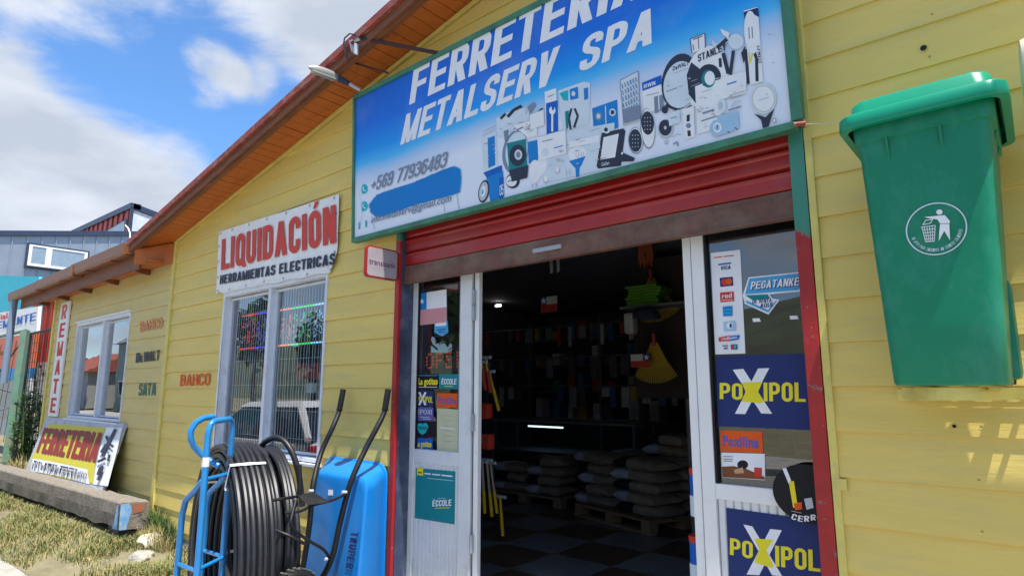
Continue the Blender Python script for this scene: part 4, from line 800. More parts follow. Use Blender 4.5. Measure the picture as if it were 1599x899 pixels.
# ------------------------------------------------------------------ posters and stickers on the glass
GP = wallplane(.1265)
def poster(name, label, cat, quad, col, pl=GP, th=.0012, group=None):
    c = sum((pl.at(*p) for p in quad), Vector())/len(quad)
    T = thing(name, label, cat, c, group)
    mb = MB(); mb.slab([pl.at(*p)+pl.n*th for p in quad], -pl.n*th); mb.build('paper_sheet', M_[col], T); return T
def posters():
    g = Plane((0, .1265, 0), (0, -1, 0))
    T = poster('poster', 'white vertical strip of payment card emblems on the right glass', 'sticker', [(1109.8, 395), (1155.9, 390), (1164, 551.7), (1117, 553)], 'pw')
    q = Print(g, .0015); q.line('pred', 1.6, (1115, 402.5), (1128, 401)).line('pred', 1.6, (1130, 400.8), (1146, 399)).poly('pblue', (1122, 412), (1142, 409.5), (1142, 412), (1122, 414.5)).txt('pnavy', 'VISA', (1125.5, 422), (1141, 420), (1126, 416), .04)
    q.poly('pnavy', (1124, 434), (1144.5, 432), (1145.5, 446), (1125, 448)).ell('pred', 1131.5, 440.5, 5, 5.2).ell('porange', 1138.5, 439.5, 5, 5.2)
    q.poly('pred', (1124.5, 457), (1146, 455), (1147, 470), (1125.5, 472)).txt('pw', 'red', (1128, 466), (1143, 464.5), (1128, 458.5), .01).line('pw', .8, (1127, 469), (1145, 468)).poly('pmid', (1129, 479), (1144, 477.5), (1144.5, 493), (1130, 494)).line('pcyan', 2, (1131, 484), (1143, 483)).line('pcyan', 2, (1132, 489), (1143, 488.5))
    q.poly('pltblue', (1130, 503), (1149, 501.5), (1150, 516), (1131, 517)).ell('pw', 1140, 508, 4.6, 5).poly('pnavy', (1140, 504), (1144, 507), (1143, 511), (1140, 512)).poly('pred', (1123, 527), (1140, 524), (1140, 532), (1123, 533)).poly('pblue', (1140, 525), (1156, 523), (1154, 530), (1140, 532)).txt('pw', 'redbanc', (1128, 531), (1152, 528), (1128, 527), .02)
    q.line('pnavy', 1.4, (1129, 540), (1138, 539.5)).line('pnavy', 2, (1131, 544), (1137, 543.7)).poly('pnavy', (1142, 538), (1152, 537.5), (1152.5, 545), (1142.5, 545.5)).ell('pred', 1145, 541.5, 2, 3).ell('pturq', 1149, 541, 2, 3); q.build('emblems', T)
    ar = [(1169, 433), (1255, 424), (1256.5, 440), (1248.5, 455), (1201.6, 459.5), (1206, 466), (1217.5, 468), (1200, 491), (1163, 474), (1160, 461)]
    T = poster('sticker', 'sky blue arrow sticker with white capitals on the right glass', 'sticker', ar, 'pw')
    q = Print(g, .0015); q.poly('psky', (1170.5, 435), (1253, 426), (1254.5, 440), (1247, 453), (1163.5, 459.5)).poly('pteal', (1164, 461), (1199, 459.5), (1203, 466), (1176, 469)).poly('psky', (1164, 469), (1166, 473), (1200, 488), (1214, 469), (1211, 470), (1199.5, 484), (1170, 471))
    q.txt('pnavy', 'PEGATANKE', (1173, 453.5), (1249, 446.5), (1175, 440.5), .06).txt('pw', 'PEGATANKE', (1172, 452), (1247.5, 445.5), (1174, 440), .045).txt('pnavy', 'DE VENTA', (1175, 474), (1205, 471.5), (1175.5, 468.5), .03).txt('pnavy', 'AQUÍ', (1187, 480.5), (1206, 479), (1187.5, 474), .03); q.build('lettering', T)
    def pox(label, Q, pl, X, words, lift=.0015):
        T = poster('poster', label, 'poster', Q, 'pnavy', pl)
        q = Print(pl, lift); q.txt('pyellow', words[0][0], *words[0][1:], .05).txt('pyellow', words[1][0], *words[1][1:], .05)
        q.poly('pw', *X[0]).poly('pw', *X[1]).poly('pyellow', *X[2]); q.build('lettering', T); return T
    pox('dark blue poster with yellow letters and a big white X, on the upper right glass', [(1118, 556), (1257.7, 551.7), (1272, 671.5), (1121, 665)], g,
        [[(1144.5, 577), (1161, 575.5), (1206, 645.5), (1189, 645)], [(1184, 575), (1201.5, 574.5), (1164, 646), (1148, 645.5)], [(1158.5, 597), (1191, 596), (1184, 611.5), (1193, 626), (1190, 629), (1158, 626.5), (1164.5, 611)]],
        [('PO', (1124, 622.5), (1160, 624), (1124, 597.5)), ('IPOL', (1193, 626), (1258, 627), (1192.5, 597))])
    pl2 = Plane((0, .111, 0), (0, -1, 0))
    pox('dark blue poster with yellow letters and a big white X, on the lower ribbed panel', [(1134, 792), (1300, 815), (1310, 925), (1139, 905)], pl2,
        [[(1161, 818), (1175, 821), (1222, 899), (1206, 897)], [(1203, 825), (1221, 827), (1186, 897), (1166, 896)], [(1178, 839.5), (1208, 842), (1197, 858), (1208, 882), (1207, 886), (1178, 877), (1186, 857)]],
        [('PO', (1140, 865), (1176, 872), (1140, 839)), ('IPOL', (1211, 883), (1281, 892), (1210.5, 851)) ])
    T = poster('sticker', 'orange rectangular sticker with purple word on the right glass', 'sticker', [(1125, 671.5), (1190, 673.5), (1192, 707), (1125.5, 704)], 'porange')
    text('Poxilina', g, (1129, 696), (1185, 699.5), (1129, 679), M_['ppurple'], T, .045, .002)
    T = poster('sticker', 'white sticker with a brown tabletop picture under the orange one', 'sticker', [(1126.5, 706), (1194, 708), (1195, 749), (1127.5, 745)], 'pw')
    q = Print(g, .0015); q.poly('pbrown', (1127.5, 728), (1145, 727), (1165, 731), (1194, 744), (1195, 748), (1128, 744.5)).ell('pblack', 1160, 725, 8.5, 7).poly('pskin', (1146, 733), (1160, 729), (1162, 738), (1148, 739)).poly('pred', (1178, 729), (1190, 730), (1190, 745), (1178, 743.5)).line('pnavy', .8, (1130, 712), (1145, 712.5)).line('pnavy', .8, (1130, 716), (1145, 716.5)).line('pnavy', .8, (1130, 719), (1144, 719.5)); q.build('picture', T)
    # round hanging board, its right part behind the red post
    pl = Plane((0, .075, 0), (0, -1, 0))
    T = thing('hanging_board', 'round dark board with white curved capitals hanging beside the red post', 'sign', pl.at(1258, 770))
    c = pl.at(1259, 770); ux = Vector((.15, 0, 0)); uz = Vector((0, 0, .098))
    m_ = MB(); pts = []
    for k in range(32): a = 2*math.pi*k/32; pts.append(c+ux*.86*math.cos(a)+uz*1.14*math.sin(a))
    pts = [p for p in pts if p.x < -.703]; m_.slab(pts, (0, .008, 0)); m_.build('board', M_['pblack'], T)
    q = Print(pl, .0015)
    for ch, x, y in (('C', 1235, 809), ('E', 1245.5, 812.5), ('R', 1256, 813.5), ('R', 1266.5, 812), ('A', 1276, 808.5)):
        t = rad({'C': 22, 'E': 12, 'R': 0, 'A': -14}[ch]) if not (ch == 'R' and x > 1260) else rad(-5)
        q.txt('pw', ch, (x, y), (x+8*math.cos(t), y+8*math.sin(t)), (x+9*math.sin(t), y-9*math.cos(t)), .05)
    q.poly('pw', (1222, 731), (1228, 730), (1236, 750), (1232, 755)).poly('pyellow', (1232, 752), (1240, 750), (1246, 790), (1239, 792)).poly('porange', (1240, 785), (1252, 783), (1253, 794), (1242, 796)).poly('psilver', (1256, 778), (1268, 776), (1271, 792), (1260, 795)).line('pgrey', 1, (1236, 797), (1252, 800)); q.build('picture', T)
    # two small stickers of light: paper tags
    T = poster('sticker', 'small blank white tag, left one of two under the arrow sticker', 'tag', [(1175, 497), (1186, 496.5), (1188, 502), (1176, 502.5)], 'pw')
    T = poster('sticker', 'small blank white tag, right one of two near the red post', 'tag', [(1233, 493), (1245, 492.5), (1247, 498), (1234, 498.5)], 'pw')
    # left panel
    T = poster('flag_sticker', 'sun-faded flag sticker with blue corner and white star on the left glass', 'sticker', [(652.5, 458.7), (697.2, 451.6), (697.7, 503), (652.5, 508)], 'pw')
    q = Print(g, .0015); q.poly('pmid', (652.5, 458.7), (666.5, 456.4), (666.5, 483.5), (652.5, 484.5)).poly('pink', (652.5, 484.5), (697.4, 479.5), (697.7, 503), (652.5, 508))
    st = []
    for k in range(10): r = (5, 2)[k % 2]; a = rad(36*k-90); st.append((659.3+r*math.cos(a)*.8, 470.5+r*math.sin(a)))
    q.poly('pw', *st); q.build('flag_colours', T)
    T = poster('sticker', 'small sky blue shield sticker peeping out under the flag on the left glass', 'sticker', [(678.4, 503.5), (699, 501), (700, 519), (690, 524.6), (678.4, 519)], 'psky')
    q = Print(g, .0015); q.poly('pw', (680, 505), (697, 503), (697, 508), (680, 509.5)).line('pnavy', 1.4, (683, 515), (696, 514)).line('pnavy', 1.2, (685, 518.5), (695, 518)); q.build('print', T)
    def st_(label, Q, col, words, extra=None):
        T = poster('sticker', label, 'sticker', Q, col); q = Print(g, .0015)
        for w in words: q.txt(*w)
        if extra: extra(q)
        q.build('lettering', T)
    st_('black sticker with yellow rounded letters on the left glass', [(649, 583), (684.5, 584), (684.5, 606), (648.6, 606)], 'pblack', [('pyellow', '«La gotita»', (650, 600.5), (684, 600.5), (650, 590), .05)], lambda q: q.line('pw', .8, (651, 604), (683, 604)).line('pcyan', .8, (651, 586), (683, 586)))
    st_('teal sticker with small white word on the left glass', [(685.6, 583.5), (718, 584), (718, 607.5), (685.6, 606)], 'pteal', [('pw', 'ÉCCOLE', (689.5, 599.5), (713, 599.8), (690, 591), .04)], lambda q: q.line('pyellow', .8, (694, 602.5), (708, 602.8)))
    st_('small navy sticker with yellow word and white X on the left glass', [(648.8, 609.5), (676.7, 610), (676.7, 633.5), (648.4, 633)], 'pnavy', [('pyellow', 'PO', (649.5, 627.5), (658.5, 628), (650, 618), .05), ('pyellow', 'IPOL', (663.5, 628), (676, 628.5), (664, 618.5), .05)], lambda q: q.line('pw', 3, (655, 612), (665, 632)).line('pw', 3, (665, 612), (655, 632)).line('pyellow', 2.4, (657.6, 617), (662.4, 627)))
    st_('small orange sticker with purple word on the left glass', [(682.7, 613.6), (714.8, 614), (714.8, 637), (682.7, 635)], 'porange', [('ppurple', 'Poxilina', (684.5, 629.5), (713, 631.2), (684.5, 618.5), .04)])
    st_('violet sticker with thin pale lettering on the left glass', [(648.3, 635), (676.7, 635.5), (676.7, 657), (648, 656)], 'ppurple', [('ppale', 'EPOXI', (650.5, 646), (674, 646.5), (651, 639), .0)], lambda q: q.line('ppale', .7, (656, 650.5), (671, 651.5)).line('ppale', .7, (660, 653.5), (673, 654)))
    st_('dark sticker with turquoise heart emblem on the left glass', [(648, 658), (682.7, 658.5), (682.7, 681.5), (647.6, 681)], 'pblack', [], lambda q: q.ell('pturq', 656.5, 666, 5, 6).ell('pturq', 664, 666, 5, 6).poly('pturq', (651.7, 667), (668.8, 667), (665, 675), (660.3, 678.5), (655, 675)).poly('pteal', (653, 665), (668, 665.5), (667, 671), (654, 670.5)))
    st_('royal blue sticker with yellow rounded letters on the left glass', [(645.5, 683.5), (675.6, 684), (675.6, 705), (645, 703.5)], 'pblue', [('pyellow', '«La gotita»', (647.5, 697), (674, 698), (648, 687.5), .05)], lambda q: q.line('pltblue', 1.6, (664, 701.5), (672, 702)))
    st_('cream notice with faint lines on the left glass', [(682.7, 637), (716.5, 639), (716.5, 707), (682.7, 705)], 'pcream', [], lambda q: [q.line('pgrey', .7, (692, y), (708, y+.8)) for y in (648, 656, 664, 672, 680, 688)] and q.line('pw', 1.6, (688, 667), (711, 669.5)))
    # led word inside the left glass
    T = thing('led_sign', 'dot lit red word sign hanging behind the left glass', 'led sign', (-2.95, .18, 1.8))
    pl = Plane((0, .17, 0), (0, -1, 0)); a, b = pl.at(664, 540), pl.at(716, 582)
    box('back_board', (a.x, .172, b.z), (b.x, .18, a.z), mat('led_board', (.10, .10, .11), .5), T)
    dots = MB(); o = pl.at(666, 575); ux = (pl.at(728, 572)-o); uz = pl.at(666, 552)-o
    LET = {'O': ['0110', '1001', '1001', '1001', '0110'], 'P': ['1110', '1001', '1110', '1000', '1000'], 'E': ['1110', '1000', '1100', '1000', '1110'], 'N': ['1001', '1101', '1011', '1001', '1001']}
    for i, ch in enumerate('OPEN'):
        for r in range(5):
            for c_ in range(4):
                if LET[ch][r][c_] == '1':
                    for dd in (0, .5):
                        p = o+ux*((i*4.9+c_+dd*.7)/19)+uz*((4-r+dd*.6)/4.4)
                        if p.x < b.x-.004: dots.disc(p, (.0032, 0, 0), (0, 0, .0032), 6)
    dots.build('red_diodes', emit('led_red', (1, .10, .04), 1.5), T)
    pl3 = Plane((0, .111, 0), (0, -1, 0))
    T = poster('poster', 'teal poster with white word and yellow corner on the left ribbed panel', 'poster', [(649.6, 730), (711, 735.5), (710, 818), (647.7, 808)], 'pteal', pl3)
    q = Print(pl3, .0015); q.poly('pyellow', (651.5, 729.5), (661, 730), (661, 742), (651.5, 741)).line('pblack', 2, (653.5, 737), (659, 737.5)).line('pw', 2, (663, 738.5), (673, 739.5)).line('pw', 2, (675, 739.8), (688, 741)).line('pw', 2, (690, 741.3), (707, 743)).line('ppale', .7, (668, 746), (708, 750))
    q.txt('pw', 'ÉCCOLE', (675.6, 790), (705.5, 788.8), (676, 780.5), .05).line('pyellow', 1, (680, 792.5), (703, 792)).line('ppale', .6, (684, 777.3), (696, 777)); q.build('lettering', T)
posters()
# ------------------------------------------------------------------ green bin on its bracket
def bin_():
    T = thing('wheeled_bin', 'green plastic refuse bin with white litter emblem mounted high on the right wall', 'bin', (-.2, -.3, 1.51))
    x0t, x1t, x0b, x1b = -.372, -.030, -.345, -.070; yft, yfb, ybt, ybb = -.50, -.455, -.06, -.09; zb, zt = 1.512, 2.325
    def ring(z, k, r, ins=0):
        x0 = x0b+(x0t-x0b)*k+ins; x1 = x1b+(x1t-x1b)*k-ins; y0 = yfb+(yft-yfb)*k+ins; y1 = ybb+(ybt-ybb)*k-ins; pts = []
        for cx, cy, a0 in ((x1-r, y0+r, -90), (x1-r, y1-r, 0), (x0+r, y1-r, 90), (x0+r, y0+r, 180)):
            for i in range(7): a = rad(a0+15*i); pts.append((cx+r*math.cos(a), cy+r*math.sin(a), z))
        return pts
    R_ = [(1.512, 0, .045, .004), (1.520, .01, .045, 0), (1.7, .24, .045, 0), (2.0, .62, .043, 0), (2.255, .92, .04, 0), (2.26, .93, .04, -.008), (2.325, 1, .04, -.010), (2.325, 1, .04, .004)]
    mb = MB(); n = 28
    vs = [p for z, k, r, ins in R_ for p in ring(z, k, r, ins)]; fs = [(i*n+j, i*n+(j+1) % n, (i+1)*n+(j+1) % n, (i+1)*n+j) for i in range(len(R_)-1) for j in range(n)]
    fs.append(tuple(range(n-1, -1, -1))); fs.append(tuple((len(R_)-1)*n+j for j in range(n))); mb.add(vs, fs); mb.build('body', M_['bin'], T, smooth=True)
    for x in (-.29, -.155): MB().slab([(x, -.512, 2.257), (x, -.497, 2.257), (x, -.490, 2.18)], (.006, 0, 0)).build('rim_fin', M_['bin'], T)
    for y in (-.36, -.2): MB().slab([(-.026, y, 2.257), (-.042, y, 2.257), (-.047, y, 2.18)], (0, .006, 0)).build('rim_fin', M_['bin'], T)
    # lid with raised crown and overhanging skirt
    def lr(x0, x1, y0, y1, z, r):
        pts = []
        for cx, cy, a0 in ((x1-r, y0+r, -90), (x1-r, y1-r, 0), (x0+r, y1-r, 90), (x0+r, y0+r, 180)):
            for i in range(7): a = rad(a0+15*i); pts.append((cx+r*math.cos(a), cy+r*math.sin(a), z+.0))
        return pts
    a0, a1, b0, b1 = -.412, .012, -.545, -.04
    L_ = [(0, 2.300, .05), (-.002, 2.304, .05), (0, 2.340, .05), (.005, 2.346, .05), (.026, 2.348, .048), (.028, 2.352, .046), (.034, 2.386, .045), (.040, 2.394, .045), (.10, 2.400, .04)]
    mb = MB(); vs = []
    for ins, z, r in L_: vs += lr(a0+ins, a1-ins, b0+ins, b1-ins, z, r)
    fs = [(i*n+j, i*n+(j+1) % n, (i+1)*n+(j+1) % n, (i+1)*n+j) for i in range(len(L_)-1) for j in range(n)]; fs.append(tuple((len(L_)-1)*n+j for j in range(n))); mb.add(vs, fs)
    mb.add(lr(a0, a1, b0, b1, 2.300, .05)+lr(a0+.02, a1-.02, b0+.02, b1-.02, 2.300, .04), [((j+1) % n, j, n+j, n+(j+1) % n) for j in range(n)])
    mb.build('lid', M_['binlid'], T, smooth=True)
    
    h = MB(); h.tube([(-.36, -.03, 2.30), (-.03, -.03, 2.30)], .014, 12); h.build('rear_handle', M_['bin'], T, smooth=True)
    h = MB(); h.box((-.12, -.17, 1.53), (-.045, -.06, 1.84)); h.build('axle_housing', M_['bin'], T, .02, smooth=True)
    for x in (-.095, -.345):
        w = MB(); w.tube([(x, -.075, 1.565), (x+.03, -.075, 1.565)], .05, 24); w.build('wheel', M_['black'], T, .006, smooth=True)
    # emblem on the front, laid on the sloping face
    d = Vector((0, yft-yfb, zt-zb)).normalized(); nrm = Vector((0, -1, (yft-yfb)/(zt-zb))).normalized()
    pl = Plane(Vector((0, yfb-.0015, zb)), nrm); q = Print(pl, .001)
    c = (1462.5, 357.5); rx, ry = 48, 41
    for i in range(48):
        a, b = rad(7.5*i), rad(7.5*(i+1)); f = lambda t, k: (c[0]+rx*k*math.cos(t)+4*math.cos(t)*0, c[1]+ry*k*math.sin(t)-3.2*math.cos(t))
        q.l = .002; q.poly('ppale', f(a, 1), f(b, 1), f(b, .955), f(a, .955))
    E = lambda x, y: (1390+x/6.914, 290+y/6.914)
    q.ell('pw', *E(533, 286), 4.9, 4.2).poly('pw', E(370, 340), E(545, 322), E(590, 318), E(648, 385), E(640, 408), E(540, 408), E(510, 366), E(440, 358)).poly('pw', E(540, 414), E(640, 414), E(648, 590), E(585, 490), E(525, 598), E(532, 500))
    q.line('pw', 1.1, E(345, 445), E(385, 608), E(478, 600), E(488, 430), E(335, 450))
    for k in range(1, 5): q.line('pw', 1.0, E(340+k*29, 446-k*3), E(384+k*19, 606-k*1))
    for k in range(1, 5): q.line('pw', 1.0, E(348+k*8, 446+k*33), E(488-k*2, 434+k*34))
    q.line('pw', 1.1, E(355, 425), E(385, 378), E(462, 366), E(440, 408), E(355, 425))
    t = 'NO APTO PARA LIQUIDOS NI CENIZAS CALIENTES'; N_ = len(t)
    for i, ch in enumerate(t):
        if ch == ' ': continue
        a = rad(160 - 152*i/(N_-1)); k = .86; kk = .74
        f = lambda t_, k: (c[0]+rx*k*math.cos(t_), c[1]+ry*k*math.sin(t_)-3.2*math.cos(t_))
        da = rad(1.35); q.l = .002; q.txt('ppale', ch, f(a+da, k), f(a-da, k), f(a+da, kk), .02)
    q.build('emblem', T)
    H = thing('cream_shade_hood', 'cream rounded metal hood at the right edge beside the bin, extended out of view to shade the wall', 'hood', (.3, -.2, 2.5)); hm = mat('cream_enamel', (.62, .56, .42), .4)
    m_ = MB(); prof = [(-.158, 2.32), (-.50, 2.32)]+[(-.43-.07*math.cos(rad(a)), 2.41+.07*math.sin(rad(a))) for a in range(0, 91, 15)]+[(-.158, 2.48)]
    m_.slab([(.045, y, z) for y, z in prof], (.55, 0, 0)); m_.build('shade_hood_shell', hm, H, .02, smooth=True)  # only left edge in view; depth and length shaped to shade the lower wall
    for x in (.12, .5): box('arm', (x, -.17, 2.42), (x+.03, -.012, 2.46), hm, H)
    # yellow shelf hoop that carries it
    B = thing('bin_bracket', 'yellow painted curved metal bracket under the green bin', 'bracket', (-.2, 0, 1.5)); yt = M_['ytrim']
    pts = [(-.21+.165*math.cos(rad(a)), -.02-.42*math.sin(rad(a)), 1.488) for a in range(0, 181, 12)]
    hoop = MB(); n = len(pts)
    vs = [(x, y, z-.018) for x, y, z in pts]+[(x, y, z+.018) for x, y, z in pts]+[(x*.97-.21*.03, y*.97, z+.018) for x, y, z in pts]+[(x*.97-.21*.03, y*.97, z-.018) for x, y, z in pts]
    hoop.add(vs, [(i+a*n, i+1+a*n, i+1+((a+1) % 4)*n, i+((a+1) % 4)*n) for a in range(4) for i in range(n-1)]); hoop.build('hoop', yt, B, smooth=True)
    for x in (-.30, -.12): box('arm', (x, -.40, 1.497), (x+.03, -.012, 1.5065), yt, B)
    box('back_plate', (-.40, -.018, 1.46), (-.02, -.0135, 1.50), yt, B)
bin_()
# ------------------------------------------------------------------ hand truck, pipe coils, wheelbarrow
def hand_truck():
    T = thing('hand_truck', 'bright blue tubular hand truck with looped handle standing before the black pipe coil', 'hand truck', (-3.3, -1.1, 0)); m_ = M_['truckblue']
    ya, yb = -1.2, -1.0; r = .0155
    A = lambda z: (-3.185, ya, z); B = lambda z: (-3.355, yb, z)
    A1 = lambda z: (-3.41, ya, z); B1 = lambda z: (-3.585, yb, z)
    MB().tube([A(.06), A(1.28), (-3.19, ya+.01, 1.325), (-3.2, ya+.03, 1.342), (-3.33, yb-.03, 1.345), (-3.35, yb-.008, 1.33), B(1.29), B(.06)], r, 10).build('main_frame', m_, T, smooth=True)
    for (P, Q, y) in ((A, A1, ya), (B, B1, yb)):
        x0, x1 = P(0)[0], Q(0)[0]
        MB().tube([(x0-.012, y, 1.06), (x0-.10, y, 1.00), (x1+.03, y, .945), (x1, y, .87), (x1-.005, y, .5), (x1-.02, y, .06)], r, 10).build('side_rail', m_, T, smooth=True)
        MB().tube([(x0-.012, y, .64), (x1+.01, y, .635)], .010, 8).build('rung', m_, T, smooth=True)
        MB().tube([(x0-.012, y, .28), (x1+.01, y, .275)], .010, 8).build('rung', m_, T, smooth=True)
    MB().tube([(-3.20, ya, 1.06), (-3.345, yb, 1.06)], .011, 8).build('crossbar', m_, T, smooth=True); MB().tube([(-3.20, ya, .64), (-3.345, yb, .64)], .010, 8).build('crossbar', m_, T, smooth=True)
    pts = [at(334, 650, -1.08), at(318, 652.5, -1.14), at(306, 659, -1.19), at(298, 671, -1.21), at(297.5, 683, -1.21), at(302, 696, -1.19), at(313, 708, -1.15), at(328, 719, -1.11), at(342, 727.5, -1.08)]
    MB().tube(pts, r, 10).build('looped_handle', m_, T, smooth=True)
    p = Vector(A(1.17)); MB().tube([p, p-Vector((0, 0, .045))], r+.001, 10).build('paper_label', M_['pwhite'], T)
    box('toe_plate', (-3.62, ya, .02), (-3.38, yb, .03), m_, T)
    for y in (ya-.05, yb+.03): MB().tube([(-3.28, y, .12), (-3.28, y+.03, .12)], .12, 24).build('wheel', M_['black'], T, .008, smooth=True)
    MB().tube([(-3.28, ya-.05, .12), (-3.28, yb+.06, .12)], .01, 8).build('axle', M_['psilver'], T)
hand_truck()
def coil(name, label, c0, ax, width, cz, R_out, layers, turns, tr, ties, jit=.01, seed=1):
    """windings stacked from c0 along the level axis ax"""
    rnd = random.Random(seed); ax = Vector((*ax, 0)).normalized(); p_ = Vector((ax.y, -ax.x, 0)); c0 = Vector((*c0, cz)); T = thing(name, label, 'pipe coil', (c0.x, c0.y, 0), 'coils of black pipe by the wall')
    for L_ in range(layers):
        R_ = R_out - L_*tr*1.9; nt = turns-L_ % 2; seg = 60
        for t in range(nt):
            s0 = width*(t+(.5 if L_ % 2 else 0))/(turns-1)
            ph = rnd.uniform(0, 6.28); j1 = rnd.uniform(-jit, jit); j2 = rnd.uniform(-jit, jit)*.8; p = []
            for s in range(seg):
                a = 2*math.pi*s/seg; rr = R_ + j1 + jit*.5*math.sin(2*a+ph)
                p.append(c0+ax*(s0+j2*math.sin(a+ph))+p_*rr*math.cos(a)+Vector((0, 0, j1*.4+rr*math.sin(a))))
            MB().tube(p, tr, 8, closed=True).build('pipe_winding', M_['pipe'], T, smooth=True)
    for a in ties:
        ar = rad(a); mb = MB(); c, s = math.cos(ar), math.sin(ar); P = lambda r, y: c0+ax*y+p_*r*c+Vector((0, 0, r*s))
        ro, ri = R_out+tr+.006, R_out-layers*tr*1.9; y0, y1 = -tr-.006, width+tr+.006
        loop = [P(ro, y0), P(ro+.003, (y0+y1)/2), P(ro, y1), P(ri, y1), P(ri, y0)]
        ta = (p_*-s+Vector((0, 0, c)))*.009; n = len(loop)
        mb.add([v-ta*(1+.3*math.sin(i*2)) for i, v in enumerate(loop)]+[v+ta for v in loop], [(i, (i+1) % n, (i+1) % n+n, i+n) for i in range(n)]); mb.build('tie_strap', M_['pwhite'], T)
    return T
coil('pipe_coil', 'tightly wound coil of thin black pipe with white ties behind the blue hand truck', (-3.56, -.96), (.21, .98), .14, .60, .585, 5, 6, .0140, (-28, 58, 128, 215, 300), .006, 3)
T2 = coil('pipe_coil', 'loosely wound coil of thicker black pipe with one turn sprung up, beside the wheelbarrow', (-3.88, -.63), (.21, .98), .15, .575, .56, 4, 4, .0175, (-34, 200), .026, 8)
def loose_turns():
    for pts in ([(402, 712, -.50), (405, 700, -.50), (415, 689, -.49), (428, 683, -.48), (441, 686, -.46), (453, 700, -.44), (462, 722, -.42), (468, 750, -.40), (472, 790, -.38)],
                [(364, 735, -.60), (368, 716, -.60), (378, 703, -.60), (392, 697, -.59), (406, 701, -.57), (420, 716, -.56), (432, 742, -.55), (440, 780, -.54)],
                [(372, 724, -.62), (382, 712, -.62), (396, 708, -.62), (410, 718, -.61), (424, 745, -.60), (432, 780, -.6)]):
        P = [at(*p) for p in pts]; S_ = []
        for i in range(len(P)-1):
            p0, p1, p2, p3 = P[max(i-1, 0)], P[i], P[i+1], P[min(i+2, len(P)-1)]
            for k in range(4):
                t = k/4; S_.append(.5*((2*p1)+(p2-p0)*t+(2*p0-5*p1+4*p2-p3)*t*t+(3*p1-p0-3*p2+p3)*t**3))
        S_.append(P[-1]); MB().tube(S_, .0185, 10).build('sprung_turn', M_['pipe'], T2, smooth=True)
loose_turns()
def spline(P, n=5):
    S_ = []
    for i in range(len(P)-1):
        p0, p1, p2, p3 = P[max(i-1, 0)], P[i], P[i+1], P[min(i+2, len(P)-1)]
        for k in range(n):
            t = k/n; S_.append(.5*((2*p1)+(p2-p0)*t+(2*p0-5*p1+4*p2-p3)*t*t+(3*p1-p0-3*p2+p3)*t**3))
    return S_+[P[-1]]
